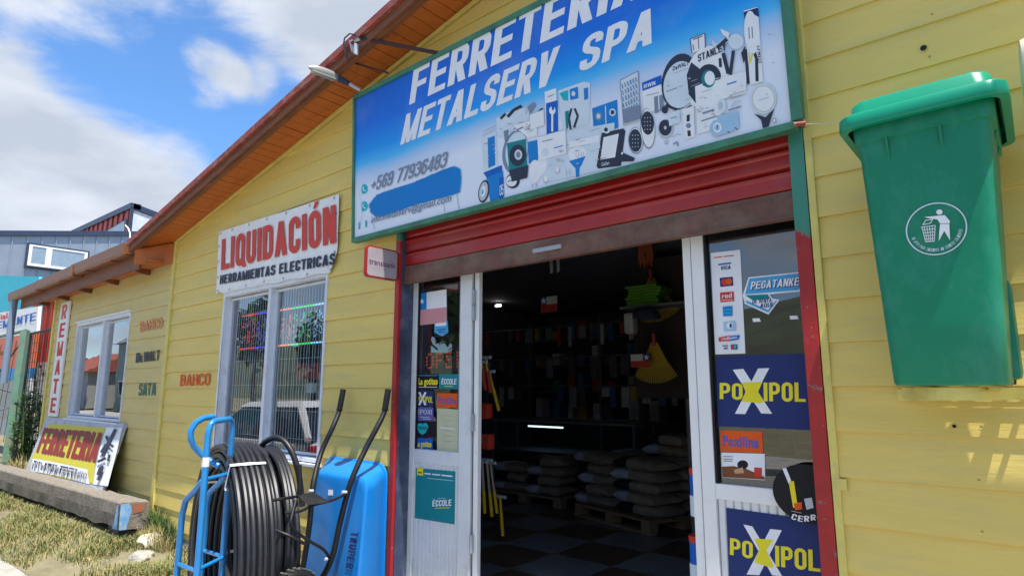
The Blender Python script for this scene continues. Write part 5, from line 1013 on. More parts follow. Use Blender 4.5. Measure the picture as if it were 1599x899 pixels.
def wheelbarrow():
    T = thing('wheelbarrow', 'cyan blue wheelbarrow stood on end against the wall with black handles up', 'wheelbarrow', (-3.5, -.2, 0)); fb = M_['frameblack']
    # tray: rim against the wall, bottom facing the street
    rimL, rimR, rimB, rimT = -3.93, -3.255, .12, 1.025
    def rr(x0, x1, z0, z1, y, r, lean=0):
        pts = []
        for cx, cz, a0 in ((x1-r, z0+r, -90), (x1-r, z1-r, 0), (x0+r, z1-r, 90), (x0+r, z0+r, 180)):
            for i in range(7): a = rad(a0+15*i); z = cz+r*math.sin(a); pts.append((cx+r*math.cos(a), y+lean*(z-.5), z))
        return pts
    Ls = [rr(rimL-.012, rimR+.012, rimB-.012, rimT+.012, -.026, .10), rr(rimL-.012, rimR+.012, rimB-.012, rimT+.012, -.040, .10), rr(rimL, rimR, rimB, rimT, -.045, .09), rr(-3.79, -3.165, .20, .985, -.20, .085, .03), rr(-3.76, -3.150, .23, .972, -.272, .08, .06), rr(-3.745, -3.158, .245, .960, -.286, .075, .07), rr(-3.72, -3.18, .27, .94, -.290, .07, .07)]
    mb = MB(); n = 28; vs = [p for l in Ls for p in l]; mb.add(vs, [(i*n+j, (i+1)*n+j, (i+1)*n+(j+1) % n, i*n+(j+1) % n) for i in range(len(Ls)-1) for j in range(n)]+[tuple((len(Ls)-1)*n+j for j in range(n-1, -1, -1))])
    mb.build('tray', M_['trayblue'], T, smooth=True)
    pl = Plane((0, -.295, .5), (0, -1, .07*1.0)); q = Print(pl, .002)
    q.txt('pnavy', 'TRUPER', (549, 829), (540, 886), (560, 830.5), .05)
    q.build('lettering', T); q = Print(pl, .002); q.poly('pwhite', (513, 764), (520.5, 764), (520.5, 772.5), (513, 772.5)); q.build('paper_label', T)
    hp = {}
    for nm, pts in (('R', [(606, 608, -.06), (601, 640, -.08), (588, 668, -.15), (571, 700, -.22), (548, 752, -.33), (531, 815, -.37), (519, 868, -.40), (500, 905, -.42), (478, 925, -.43)]),
                    ('L', [(536, 608, -.06), (530, 640, -.08), (519, 668, -.15), (502, 705, -.22), (489, 756, -.33), (484, 812, -.36), (476, 868, -.38), (468, 905, -.40)])):
        P = [at(*p) for p in pts]; hp[nm] = P; MB().tube(spline(P), .0175, 10).build('handle', fb, T, smooth=True)
        d = (P[1]-P[0]); MB().tube([P[0]-d*.02, P[1]], .020, 12).build('grip', M_['black'], T, .003, smooth=True)
        MB().tube([P[0]+d*.97, P[0]+d*1.0], .024, 12).build('grip_collar', M_['black'], T)
    # legs and braces that stick out towards the street
    def bar(pts, r=.0085): MB().tube(spline([at(*p) for p in pts], 4), r, 8).build('leg_brace', fb, T, smooth=True)
    bar([(541, 770, -.36), (520, 780, -.46), (490, 788, -.58), (470, 797, -.68), (445, 800, -.76)]); bar([(489, 770, -.36), (455, 776, -.66), (420, 782, -.80), (402, 790, -.88)])
    bar([(402, 762, -.88), (403, 790, -.88), (402, 806, -.88), (418, 822, -.86), (450, 835, -.80), (475, 848, -.72)]); bar([(462, 780, -.70), (454, 812, -.76), (458, 825, -.74), (480, 842, -.62), (505, 857, -.50), (514, 870, -.42)])
    bar([(467, 725, -.66), (468, 760, -.66), (466, 776, -.66)], .014)
    mb = MB(); Q = [at(462, 770, -.68), at(492, 769, -.56), at(515, 783, -.50), at(480, 788, -.64)]; mb.slab(Q, (0, .004, -.004)); mb.build('gusset_plate', fb, T)
    mb = MB()
    for x, y in ((541, 768), (489, 766), (514, 872)): p = at(x, y, -.36); mb.tube([p, p+Vector((.0, -.03, .004))], .009, 6)
    mb.build('bolts', M_['psilver'], T)
    tp = at(458, 886, -.70); c = Vector((tp.x, -.70, tp.z-.198)); ax = Vector((1, .15, 0)).normalized(); sd = Vector((-.15, 1, 0)).normalized()
    ty = MB(); ty.tube([c+sd*.145*math.cos(rad(a))+Vector((0, 0, .145))*math.sin(rad(a)) for a in range(0, 360, 10)], .048, 12, closed=True); w = ty.build('tyre', M_['black'], T, smooth=True)
    tr = MB()
    for a in range(0, 360, 12):
        u = sd*math.cos(rad(a))+Vector((0, 0, 1))*math.sin(rad(a)); t = ax; b = u.cross(t)
        for s in (-1, 1):
            p = c+u*.189+t*.016*s; tr.hexa([p-t*.012-b*.006, p+t*.012-b*.006, p+t*.012+b*.006, p-t*.012+b*.006, p-t*.010-b*.005+u*.006, p+t*.010-b*.005+u*.006, p+t*.010+b*.005+u*.006, p-t*.010+b*.005+u*.006])
    tr.build('tread_blocks', mat('dusty_rubber', (.10, .09, .08), .9, var=.4, scale=30), w)
    MB().tube([c-ax*.02, c+ax*.02], .10, 24).build('rim', M_['psilver'], T, smooth=True); MB().tube([c-ax*.10, c+ax*.10], .008, 8).build('axle', M_['psilver'], T)
wheelbarrow()
# ------------------------------------------------------------------ inside the shop, seen through the door
def interior():
    tl, td = mat('pale_floor_tile', (.27, .28, .31), .25, var=.1), mat('brown_floor_tile', (.15, .085, .06), .35, var=.2)
    mb1, mb2 = [], []
    s = .62; n = 0
    F_ = thing('tiled_floor', 'checkered shop floor of pale and brown tiles beyond the door', 'floor', (-3, 3, 0)); F_['kind'] = 'structure'; del F_['category']
    for i in range(-9, 4):
        for j in range(0, 9):
            c = Vector((-2.95+(i+j)*0+ i*s, .3+j*s, 0))
            if c.x < -6.8 or c.x > 1.5: continue
            MB().box((c.x+.003, c.y+.003, .0+.001), (c.x+s-.003, c.y+s-.003, .022)).build('tile', tl if (i+j) % 2 else td, F_)
    box('threshold', (-2.57, .08, .0), (-1.262, .29, .03), M_['psilver'], SHOP)
    w = M_['wood']; sm0 = mat('shelf_steel', (.16, .16, .18), .6)
    T = thing('pallet', 'wooden pallet carrying stacked bags inside the doorway', 'pallet', (-3.9, 3.9, 0))
    P0 = Vector((-4.42, 3.72, 0)); ux = Vector((1.35, -.42, 0))/1.414; uy = Vector((.42, 1.35, 0))/1.414
    def ob(a, b, z0, z1, c, d):
        m_ = MB(); q = [P0+ux*a+uy*c, P0+ux*b+uy*c, P0+ux*b+uy*d, P0+ux*a+uy*d]; m_.hexa([p+Vector((0, 0, z0)) for p in q]+[p+Vector((0, 0, z1)) for p in q]); return m_
    for k in range(6): ob(0, 1.25, .145, .165, k*.2, k*.2+.12).build('deck_board', w, T)
    for a in (0, .56, 1.12):
        for c in (0, .5, .97): ob(a, a+.13, .045, .125, c, c+.12).build('block', w, T)
        ob(a, a+.13, .125, .1449, 0, 1.1).build('stringer', w, T)
    for k in (0, .5, .98): ob(0, 1.25, .024, .0445, k, k+.1).build('bottom_board', w, T)
    br, gy, dk = mat('brown_paper_bag', (.38, .30, .23), .75, var=.15, bump=.5, bscale=14), mat('pale_bag_end', (.62, .64, .75), .7), mat('black_bag_end', (.02, .02, .025), .6)
    def bag(o, L_, W_, H_, yaw, ink, label):
        B = thing('cement_bag', label, 'bag', o, 'bags stacked on the pallet'); c, s_ = math.cos(yaw), math.sin(yaw); nu, nv = 10, 8; vs = []; fs = []
        for i in range(nu+1):
            u = i/nu*2-1; k = (1-abs(u)**9)**.5*.6+.4
            for j in range(12):
                a = 2*math.pi*j/12; ca, sa = math.cos(a), math.sin(a); y = math.copysign(abs(ca)**.6, ca)*W_/2*(.9+.1*k); z = math.copysign(abs(sa)**.7, sa)*H_/2*k
                z += .016*noise.noise(Vector((u*3+o[0]*9, a, o[2]*17))) - .012*u*u*((o[2]*50) % 1); y += .02*noise.noise(Vector((u*2+o[2]*31, 3, o[0])))
                vs.append(Vector(o)+Vector((c*u*L_/2-s_*y, s_*u*L_/2+c*y, H_/2+z)))
        def part(i0, i1, nm, m_):
            mb = MB(); sub = vs[i0*12:(i1+1)*12]; n_ = i1-i0
            fs = [(i*12+j, (i+1)*12+j, (i+1)*12+(j+1) % 12, i*12+(j+1) % 12) for i in range(n_) for j in range(12)]
            if i0 == 0: fs.append(tuple(range(12)))
            if i1 == nu: fs.append(tuple(n_*12+j for j in range(11, -1, -1)))
            mb.add(sub, fs).build(nm, m_, B, smooth=True)
        part(0, 4, 'printed_end', ink); part(4, nu, 'paper_sack', br)
    rnd = random.Random(4); yaw0 = math.atan2(ux.y, ux.x)
    hts = {(0): 4, 1: 4, 2: 5}
    for nm, dep, cols_ in (('front', .27, ((.28, 5, 'left'), (.93, 5, 'right'))), ('back', .74, ((.30, 5, 'left'), (.95, 7, 'right')))):
        for a, nlay, side in cols_:
            for k in range(nlay):
                o = P0+ux*(a+rnd.uniform(-.05, .05))+uy*(dep+rnd.uniform(-.03, .03))+Vector((0, 0, .166+k*.118)); lv = 'topmost' if k == nlay-1 else ('lowest', 'second', 'third', 'fourth', 'fifth', 'sixth')[k]
                bag(o, .66, .45, .126, yaw0+rnd.uniform(-.16, .16), gy if (k+(side == 'left')) % 2 else dk, f'{lv} sack of the {side} stack in the {nm} row on the pallet', )
    wt = M_['wood']
    T = thing('pallet', 'second wooden pallet with sacks further left and behind inside the shop', 'pallet', (-5.6, 4.3, 0))
    for k in range(6): box('deck_board', (-6.0, 3.9+k*.19, .13), (-4.75, 4.02+k*.19, .15), wt, T)
    for x_ in (-6.0, -5.45, -4.88):
        for y_ in (3.9, 4.4, 4.85): box('block', (x_, y_, .03), (x_+.13, y_+.12, .13), wt, T)
    for a, nlay, side in ((-5.65, 3, 'left'), (-5.08, 4, 'right')):
        for k in range(nlay): bag(Vector((a+rnd.uniform(-.03, .03), 4.15, .151+k*.118)), .58, .42, .124, rnd.uniform(-.06, .06), dk if k % 2 else gy, f'{"topmost" if k == nlay-1 else ("lowest", "second", "third")[k]} sack of the {side} stack on the rear pallet')
    # packets and tools hanging from rails in rows
    T = thing('hanging_rail', 'rails of dim packets hanging across the shop above the counter', 'display rail', (-4.5, 4.4, 2))
    for z in (1.55, 1.95, 2.4): MB().tube([(-6.8, 4.6, z), (-2.7, 4.6, z)], .01, 6).build('rail', sm0, T)
    x_ = -6.7; k = 0
    while x_ < -2.8:
        for z in (1.55, 1.95, 2.4):
            if rnd.random() < .72:
                w_ = rnd.uniform(.05, .13); h_ = rnd.uniform(.12, .3); c_ = rnd.choice(((.5, .5, .52), (.4, .05, .03), (.05, .12, .3), (.12, .12, .14), (.45, .3, .05), (.25, .26, .3))); box('packet', (x_, 4.56, z-.02-h_), (x_+w_, 4.59, z-.02), mat('packet_%02d%02d' % (int(c_[0]*99), int(c_[2]*99)), c_, .5), T)
        x_ += rnd.uniform(.12, .22)
    # glass counter with a glowing strip that stands for a lamp reflected in it
    T = thing('glass_counter', 'dark glass display counter with a glowing strip for a lamp reflection, behind the pallet', 'counter', (-6, 5, 0)); st = mat('counter_frame', (.22, .25, .30), .5)
    x0, x1, y0, y1 = -6.9, -4.3, 5.0, 5.6
    for x in (x0, x1-.04): 
        for y in (y0, y1-.04): box('leg', (x, y, .02), (x+.04, y+.04, 1.0), st, T)
    box('counter_top', (x0-.02, y0-.02, 1.0), (x1+.02, y1+.02, 1.03), mat('counter_top', (.3, .34, .38), .25), T); box('shelf', (x0, y0, .55), (x1, y1, .57), st, T); box('base_panel', (x0, y0+.02, .03), (x1, y1, .12), st, T)
    box('glass_front', (x0+.04, y0, .121), (x1-.04, y0+.008, .99), MATS['shelf_glass'], T)
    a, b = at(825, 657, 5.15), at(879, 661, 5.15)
    MB().tube([(a.x, 5.15, .93), (b.x, 5.15, .93)], .012, 8).build('reflection_strip', emit('reflection_glow', (.8, .9, 1), 1.2), T)
    # shelving against the back wall with boxes and tins
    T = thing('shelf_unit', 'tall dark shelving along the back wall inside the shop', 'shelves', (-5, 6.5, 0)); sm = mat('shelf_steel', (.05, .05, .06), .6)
    for z in (.5, 1.0, 1.45, 1.9, 2.35): box('shelf', (-7.1, 6.2, z), (.5, 6.8, z+.02), sm, T)
    for x in (-7.1, -5.6, -4.1, -2.6, -1.1, .4): box('upright', (x, 6.16, .02), (x+.05, 6.2, 2.7), sm, T)
    cols = [(.10, .10, .13), (.45, .04, .03), (.12, .16, .35), (.5, .48, .45), (.05, .2, .38), (.4, .22, .08), (.55, .58, .65), (.04, .2, .14)]
    x = -7.0; i = 0; cnt = {}
    ORD = 'first second third fourth fifth sixth seventh eighth ninth tenth eleventh twelfth thirteenth fourteenth fifteenth sixteenth seventeenth eighteenth nineteenth twentieth twenty-first twenty-second twenty-third twenty-fourth twenty-fifth twenty-sixth twenty-seventh twenty-eighth twenty-ninth thirtieth thirty-first thirty-second'.split()
    while x < 0.2:
        for z in (1.02, 1.47, 1.92, 2.37):
            if rnd.random() < .86:
                w_ = rnd.uniform(.10, .195); h_ = rnd.uniform(.14, .34); c_ = rnd.choice(cols); i += 1
                B = MB().box((x, 6.25, z+.001), (x+w_, 6.25+.25, z+h_)).build('stock_box', mat('stock_colour_%d' % cols.index(c_), c_, .6), None, .006)
                lv = {1.02: 'lowest', 1.47: 'second', 1.92: 'third', 2.37: 'top'}[z]; k_ = cnt.get(z, 0); cnt[z] = k_+1; tag(B, f'dim box on the {lv} back shelf inside, {ORD[k_]} from the left', 'box', 'boxes on the back shelves')
        x += rnd.uniform(.20, .40)
    # wall panel on the right with rakes, vests, helmet and flags
    def rake(cx, cz, y, R_, w0, label, tilt=0):
        T = thing('leaf_rake', label, 'rake', (cx, y, cz), 'yellow leaf rakes hung inside'); ym = mat('yellow_rake_plastic', (.42, .27, .01), .5)
        n_ = 21
        for k in range(n_):
            a = rad(-90-34+68*k/(n_-1)+tilt); d = Vector((math.cos(a), 0, math.sin(a))); s_ = Vector((-d.z, 0, d.x))
            p0, p1 = Vector((cx, y, cz))+d*.05, Vector((cx, y, cz))+d*R_
            MB().slab([p0-s_*.004, p1-s_*.006, p1+s_*.006, p0+s_*.004], (0, .004, 0)).build('tine', ym, T)
        m_ = MB(); pts = [Vector((cx, y-.004, cz))+Vector((math.cos(rad(-90-35+70*k/10+tilt)), 0, math.sin(rad(-90-35+70*k/10+tilt))))*R_*.62 for k in range(11)]
        m_.slab([Vector((cx-.03, y-.004, cz)), *pts, Vector((cx+.03, y-.004, cz))], (0, .006, 0)); m_.build('fan', ym, T)
        m_ = MB(); m_.tube([(cx, y, cz-.03), (cx, y-.01, cz+.08)], .02, 8); m_.build('socket', M_['redpost'], T)
    p = at(1018, 470, 2.6); rake(p.x, p.z+.22, 2.6, .42, .4, 'upper yellow leaf rake hung behind the helmet inside the door', 6)
    p = at(1022, 545, 2.4); rake(p.x, p.z+.06, 2.4, .36, .4, 'lower yellow leaf rake hung inside the door on the right', 0)
    box_ = thing('peg_board', 'dark board and post inside the door that carries rakes and vests', 'display board', (-2.4, 2.8, 0))
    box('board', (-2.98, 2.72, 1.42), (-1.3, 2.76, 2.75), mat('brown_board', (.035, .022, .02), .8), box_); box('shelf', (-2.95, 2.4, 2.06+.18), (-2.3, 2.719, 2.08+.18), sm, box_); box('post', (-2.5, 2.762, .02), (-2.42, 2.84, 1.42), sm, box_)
    p = at(1010, 452, 2.5); lm = mat('lime_cloth', (.10, .30, .01), .8, bump=.5, bscale=25)
    for k in range(7):
        V_ = thing('folded_vest', f'folded lime green vest, number {k+1} from the bottom of the pile' if 0 else ('lowest', 'second', 'third', 'fourth', 'fifth', 'sixth', 'topmost')[k]+' lime green folded vest of the pile on the shelf', 'vest', (p.x, 2.5, 2.27), 'folded lime vests'); j = rnd.uniform(-.02, .02)
        b_ = MB(); b_.box((p.x-.17+j, 2.42, 2.265+k*.027), (p.x+.16+j*1.4, 2.66, 2.289+k*.027)); b_.build('cloth', lm, V_, .008)
    T = thing('safety_helmet', 'white and dark helmet hanging among the rakes inside', 'helmet', tuple(at(1005, 500, 2.35)))
    c = at(1008, 498, 2.3); m_ = MB(); ringv = []
    for i in range(7):
        a = rad(i*15); r_ = .12*math.cos(a); z = .11*math.sin(a); ringv += [c+Vector((r_*math.cos(2*math.pi*j/16)*1.15, r_*math.sin(2*math.pi*j/16), z)) for j in range(16)]
    m_.add(ringv, [(i*16+j, i*16+(j+1) % 16, (i+1)*16+(j+1) % 16, (i+1)*16+j) for i in range(6) for j in range(16)]); m_.build('shell', M_['pdark'], T, smooth=True)
    box('visor', (c.x-.17, 2.2, c.z-.13), (c.x-.07, 2.3, c.z+.06), mat('pale_visor', (.38, .38, .38), .4), T, .03)
    def flag(px, py, Y, w_, h_, label, flip=False):
        c = at(px, py, Y); T = thing('paper_flag', label, 'flag', c, 'paper flags inside'); x0, z0 = c.x-w_/2, c.z-h_/2
        box('red_half', (x0, Y, z0), (x0+w_, Y+.003, z0+h_/2), mat('flag_red', (.42, .03, .02)), T)
        a, b = ((x0+w_*.36, x0+w_) if not flip else (x0, x0+w_*.64)); box('white_half', (a, Y, z0+h_/2), (b, Y+.003, z0+h_), mat('flag_white', (.55, .55, .55)), T)
        a2, b2 = ((x0, a) if not flip else (b, x0+w_)); box('blue_canton', (a2, Y, z0+h_/2), (b2, Y+.003, z0+h_), mat('flag_blue', (.02, .05, .2)), T)
        m_ = MB(); cc = Vector(((a2+b2)/2, Y-.001, z0+h_*.75)); m_.poly([cc+Vector((math.cos(rad(36*k+90)), 0, math.sin(rad(36*k+90))))*((.25, .1)[k % 2]*h_) for k in range(10)]); m_.build('star', M_['pwhite'], T)
    flag(857, 475, 2.2, .20, .155, 'small paper flag hanging in the middle of the dark doorway'); flag(1000, 563, 2.3, .19, .115, 'small paper flag hanging beside the lower rake', True)
    T = thing('ceiling_lamp', 'tiny lit ceiling lamp deep inside on the left of the doorway', 'lamp', at(778, 477, 4.5)); p = at(778, 477, 4.5); MB().tube([p-Vector((.05, 0, 0)), p+Vector((.05, 0, 0))], .018, 8).build('bulb', emit('small_lamp', (1, .95, .85), 6), T); MB().tube([p+Vector((0, 0, .02)), (p.x, p.y, 2.85)], .006, 5).build('cord', M_['black'], T)
    # two pale straps hanging under the lintel, orange gloves
    for dx, lb in ((0, 'left'), (.07, 'right')):
        p = at(856, 410, 1.5); T = thing('hanging_strap', f'pale {lb} strap hanging from the ceiling in the doorway', 'strap', (p.x+dx, 1.5, p.z)); m_ = MB(); m_.slab([(p.x+dx, 1.5, p.z+.5), (p.x+dx+.03, 1.5, p.z+.5), (p.x+dx+.05, 1.5, p.z-.09), (p.x+dx+.02, 1.5, p.z-.10)], (0, .004, 0)); m_.build('webbing', mat('pale_strap', (.30, .28, .30), .8), T)
    p = at(1008, 400, 2.4); T = thing('work_gloves', 'orange work gloves hanging at the top right of the doorway', 'gloves', p)
    for dx in (-.035, .035):
        m_ = MB(); m_.slab([p+Vector((dx-.03, 0, .14)), p+Vector((dx-.045, 0, .0)), p+Vector((dx-.02, 0, -.10)), p+Vector((dx, 0, -.05)), p+Vector((dx+.02, 0, -.11)), p+Vector((dx+.04, 0, .0)), p+Vector((dx+.03, 0, .14))], (0, .02, 0)); m_.build('glove', mat('orange_glove', (.35, .07, .02), .8), T)
    # tools by the left door jamb
    def tool(px0, py0, px1, py1, Y, r_, hm, head, label, hc):
        a, b = at(px0, py0, Y), at(px1, py1, Y); T = thing('long_tool', label, 'tool', b, 'tools by the left jamb')
        MB().tube([a, b], r_, 8).build('handle', hm, T, smooth=True); d = (a-b).normalized()
        if head: MB().tube([b-d*.004, b+d*.15], r_*1.25, 8).build('grip', hc, T, smooth=True)
        MB().tube([a+Vector((-.05, 0, .01)), a+Vector((.05, 0, .01))], r_*1.3, 8).build('head', M_['pgrey'], T, smooth=True)
    yl, wd, rd = mat('yellow_handle', (.50, .34, .01), .5), mat('ash_handle', (.30, .24, .20), .6), mat('red_handle', (.42, .04, .02), .5)
    k = 0
    for (a, b, c_, d, m1, m2, lb) in ((752, 575, 758, 608, yl, rd, 'leftmost yellow handled tool high beside the left jamb'), (758, 568, 766, 612, yl, rd, 'second yellow handled tool high beside the left jamb'), (764, 590, 779, 640, yl, yl, 'slanting yellow handled tool high beside the left jamb'),
                                      (753, 730, 757, 800, wd, yl, 'leftmost wooden handled tool low beside the left jamb'), (760, 728, 768, 805, wd, yl, 'second wooden handled tool low beside the left jamb'), (766, 732, 776, 800, wd, yl, 'third wooden handled tool low beside the left jamb'), (781, 785, 785, 835, yl, yl, 'short yellow tool standing lowest beside the left jamb')):
        tool(a, b-8, c_, d, .55+.05*k, .0095, m1, True, lb, m2); k += 1
    for (a, b, lb) in ((757, 640, 'upper red plastic tool beside the left jamb'), (760, 688, 'lower red plastic tool beside the left jamb')):
        p = at(a, b, .7); B = MB().box((p.x-.045, .68, p.z-.06), (p.x+.045, .74, p.z+.05)).build('tool_case', rd, None, .015); tag(B, lb, 'tool case')
    # things on the right jamb side: red-white tins, white bundle
    for (y_, lb) in ((740, 'upper red and white tin by the right jamb'), (845, 'lower red and white tin by the right jamb')):
        p = at(1090, y_, .45); T = thing('paint_tin', lb, 'tin', p); MB().tube([(p.x, .45, p.z-.10), (p.x, .45, p.z)], .042, 14).build('tin_body', M_['pblue'], T, smooth=True); MB().tube([(p.x, .45, p.z), (p.x, .45, p.z+.03)], .044, 14).build('tin_lid', M_['pred'], T, smooth=True)
        MB().tube([(p.x, .45, p.z-.20), (p.x, .45, p.z-.101)], .045, 14).build('tin_base', M_['ppale'], T, smooth=True)
    # display in the right window: red sign, cardboard, led letters board
    pl = Plane((0, .30, 0), (0, -1, 0))
    T = thing('led_board', 'coloured neon board with red blue orange and green lines behind the right window', 'led sign', at(440, 500, .3))
    def seg(a, b, c_, r_=.007): MB().tube([a, b], r_, 6).build('light_line', emit('led_'+c_, {'r': (1, .04, .04), 'b': (.08, .06, 1), 'o': (1, .22, .03), 'g': (.02, .75, .10), 'c': (.3, .65, 1)}[c_], 1.0), T)
    A_, B_, C_, D_ = pl.at(378, 495), pl.at(512, 471), pl.at(371, 547), pl.at(508, 531)
    zt, zb2 = (A_.z+B_.z)/2, (C_.z+D_.z)/2; xa, xb = A_.x, B_.x
    box('board', (xa-.02, .305, zb2-.02), (xb+.02, .315, zt+.02), mat('led_board_dark', (.02, .02, .03), .4), T)
    br_ = [0, .2, .42, .63, .86, 1]
    for i, c_ in enumerate('rbogc'):
        u0, u1 = xa+(xb-xa)*br_[i], xa+(xb-xa)*br_[i+1]
        seg((u0, .30, zt), (u1, .30, zt), c_); seg((u0, .30, zb2), (u1, .30, zb2), c_)
        rr_ = random.Random(i)
        mb = MB()
        for k in range(3):
            xx = u0+(u1-u0)*(k+.3)/3
            for q_ in range(9):
                if rr_.random() < .8: mb.tube([(xx+rr_.choice((0, .045)), .301, zb2+.05+q_*(zt-zb2-.1)/9), (xx+rr_.choice((0, .045)), .301, zb2+.075+q_*(zt-zb2-.1)/9)], .0045, 4)
        mb.build('light_marks', emit('ledm_'+c_, {'r': (1, .04, .1), 'b': (.12, .1, 1), 'o': (1, .15, .03), 'g': (.02, .75, .15), 'c': (.3, .6, 1)}[c_], .6), T)['kind'] = 'stuff'
    T = thing('cardboard_panel', 'plain cardboard sheet standing behind the left pane of the right window', 'cardboard', (-5.3, .4, 1.5)); a, b = at(368, 555, .4), at(409, 614, .4); box('sheet', (a.x, .4, b.z), (b.x, .42, a.z), mat('cardboard', (.30, .24, .17), .85), T)
    T = thing('red_placard', 'red placard behind the right pane of the right window', 'placard', (-4.5, .4, 1.6)); a, b = at(462, 568, .4), at(500, 592, .4); box('card', (a.x, .4, b.z), (b.x, .41, a.z), mat('placard_red', (.45, .02, .03), .4), T)
    a, b = at(478, 598, .4), at(494, 613, .4); box('white_card', (a.x, .4, b.z), (b.x, .41, a.z), M_['pwhite'], T)
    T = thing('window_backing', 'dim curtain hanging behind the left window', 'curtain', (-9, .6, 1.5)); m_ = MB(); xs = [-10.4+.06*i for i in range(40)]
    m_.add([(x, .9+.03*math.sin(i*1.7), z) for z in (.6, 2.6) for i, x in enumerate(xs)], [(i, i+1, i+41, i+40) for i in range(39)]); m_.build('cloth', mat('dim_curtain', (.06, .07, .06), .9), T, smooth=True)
    for i, (x, c_) in enumerate(((-5.6, (.08, .05, .04)), (-4.6, (.12, .02, .02)))):
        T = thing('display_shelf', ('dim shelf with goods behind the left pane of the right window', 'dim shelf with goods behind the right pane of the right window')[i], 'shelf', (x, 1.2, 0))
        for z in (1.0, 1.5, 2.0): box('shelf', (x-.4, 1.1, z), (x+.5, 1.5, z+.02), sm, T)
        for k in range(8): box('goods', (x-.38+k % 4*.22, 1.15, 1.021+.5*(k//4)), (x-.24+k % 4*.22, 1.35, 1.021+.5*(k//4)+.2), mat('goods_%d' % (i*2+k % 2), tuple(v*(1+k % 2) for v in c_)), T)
interior()
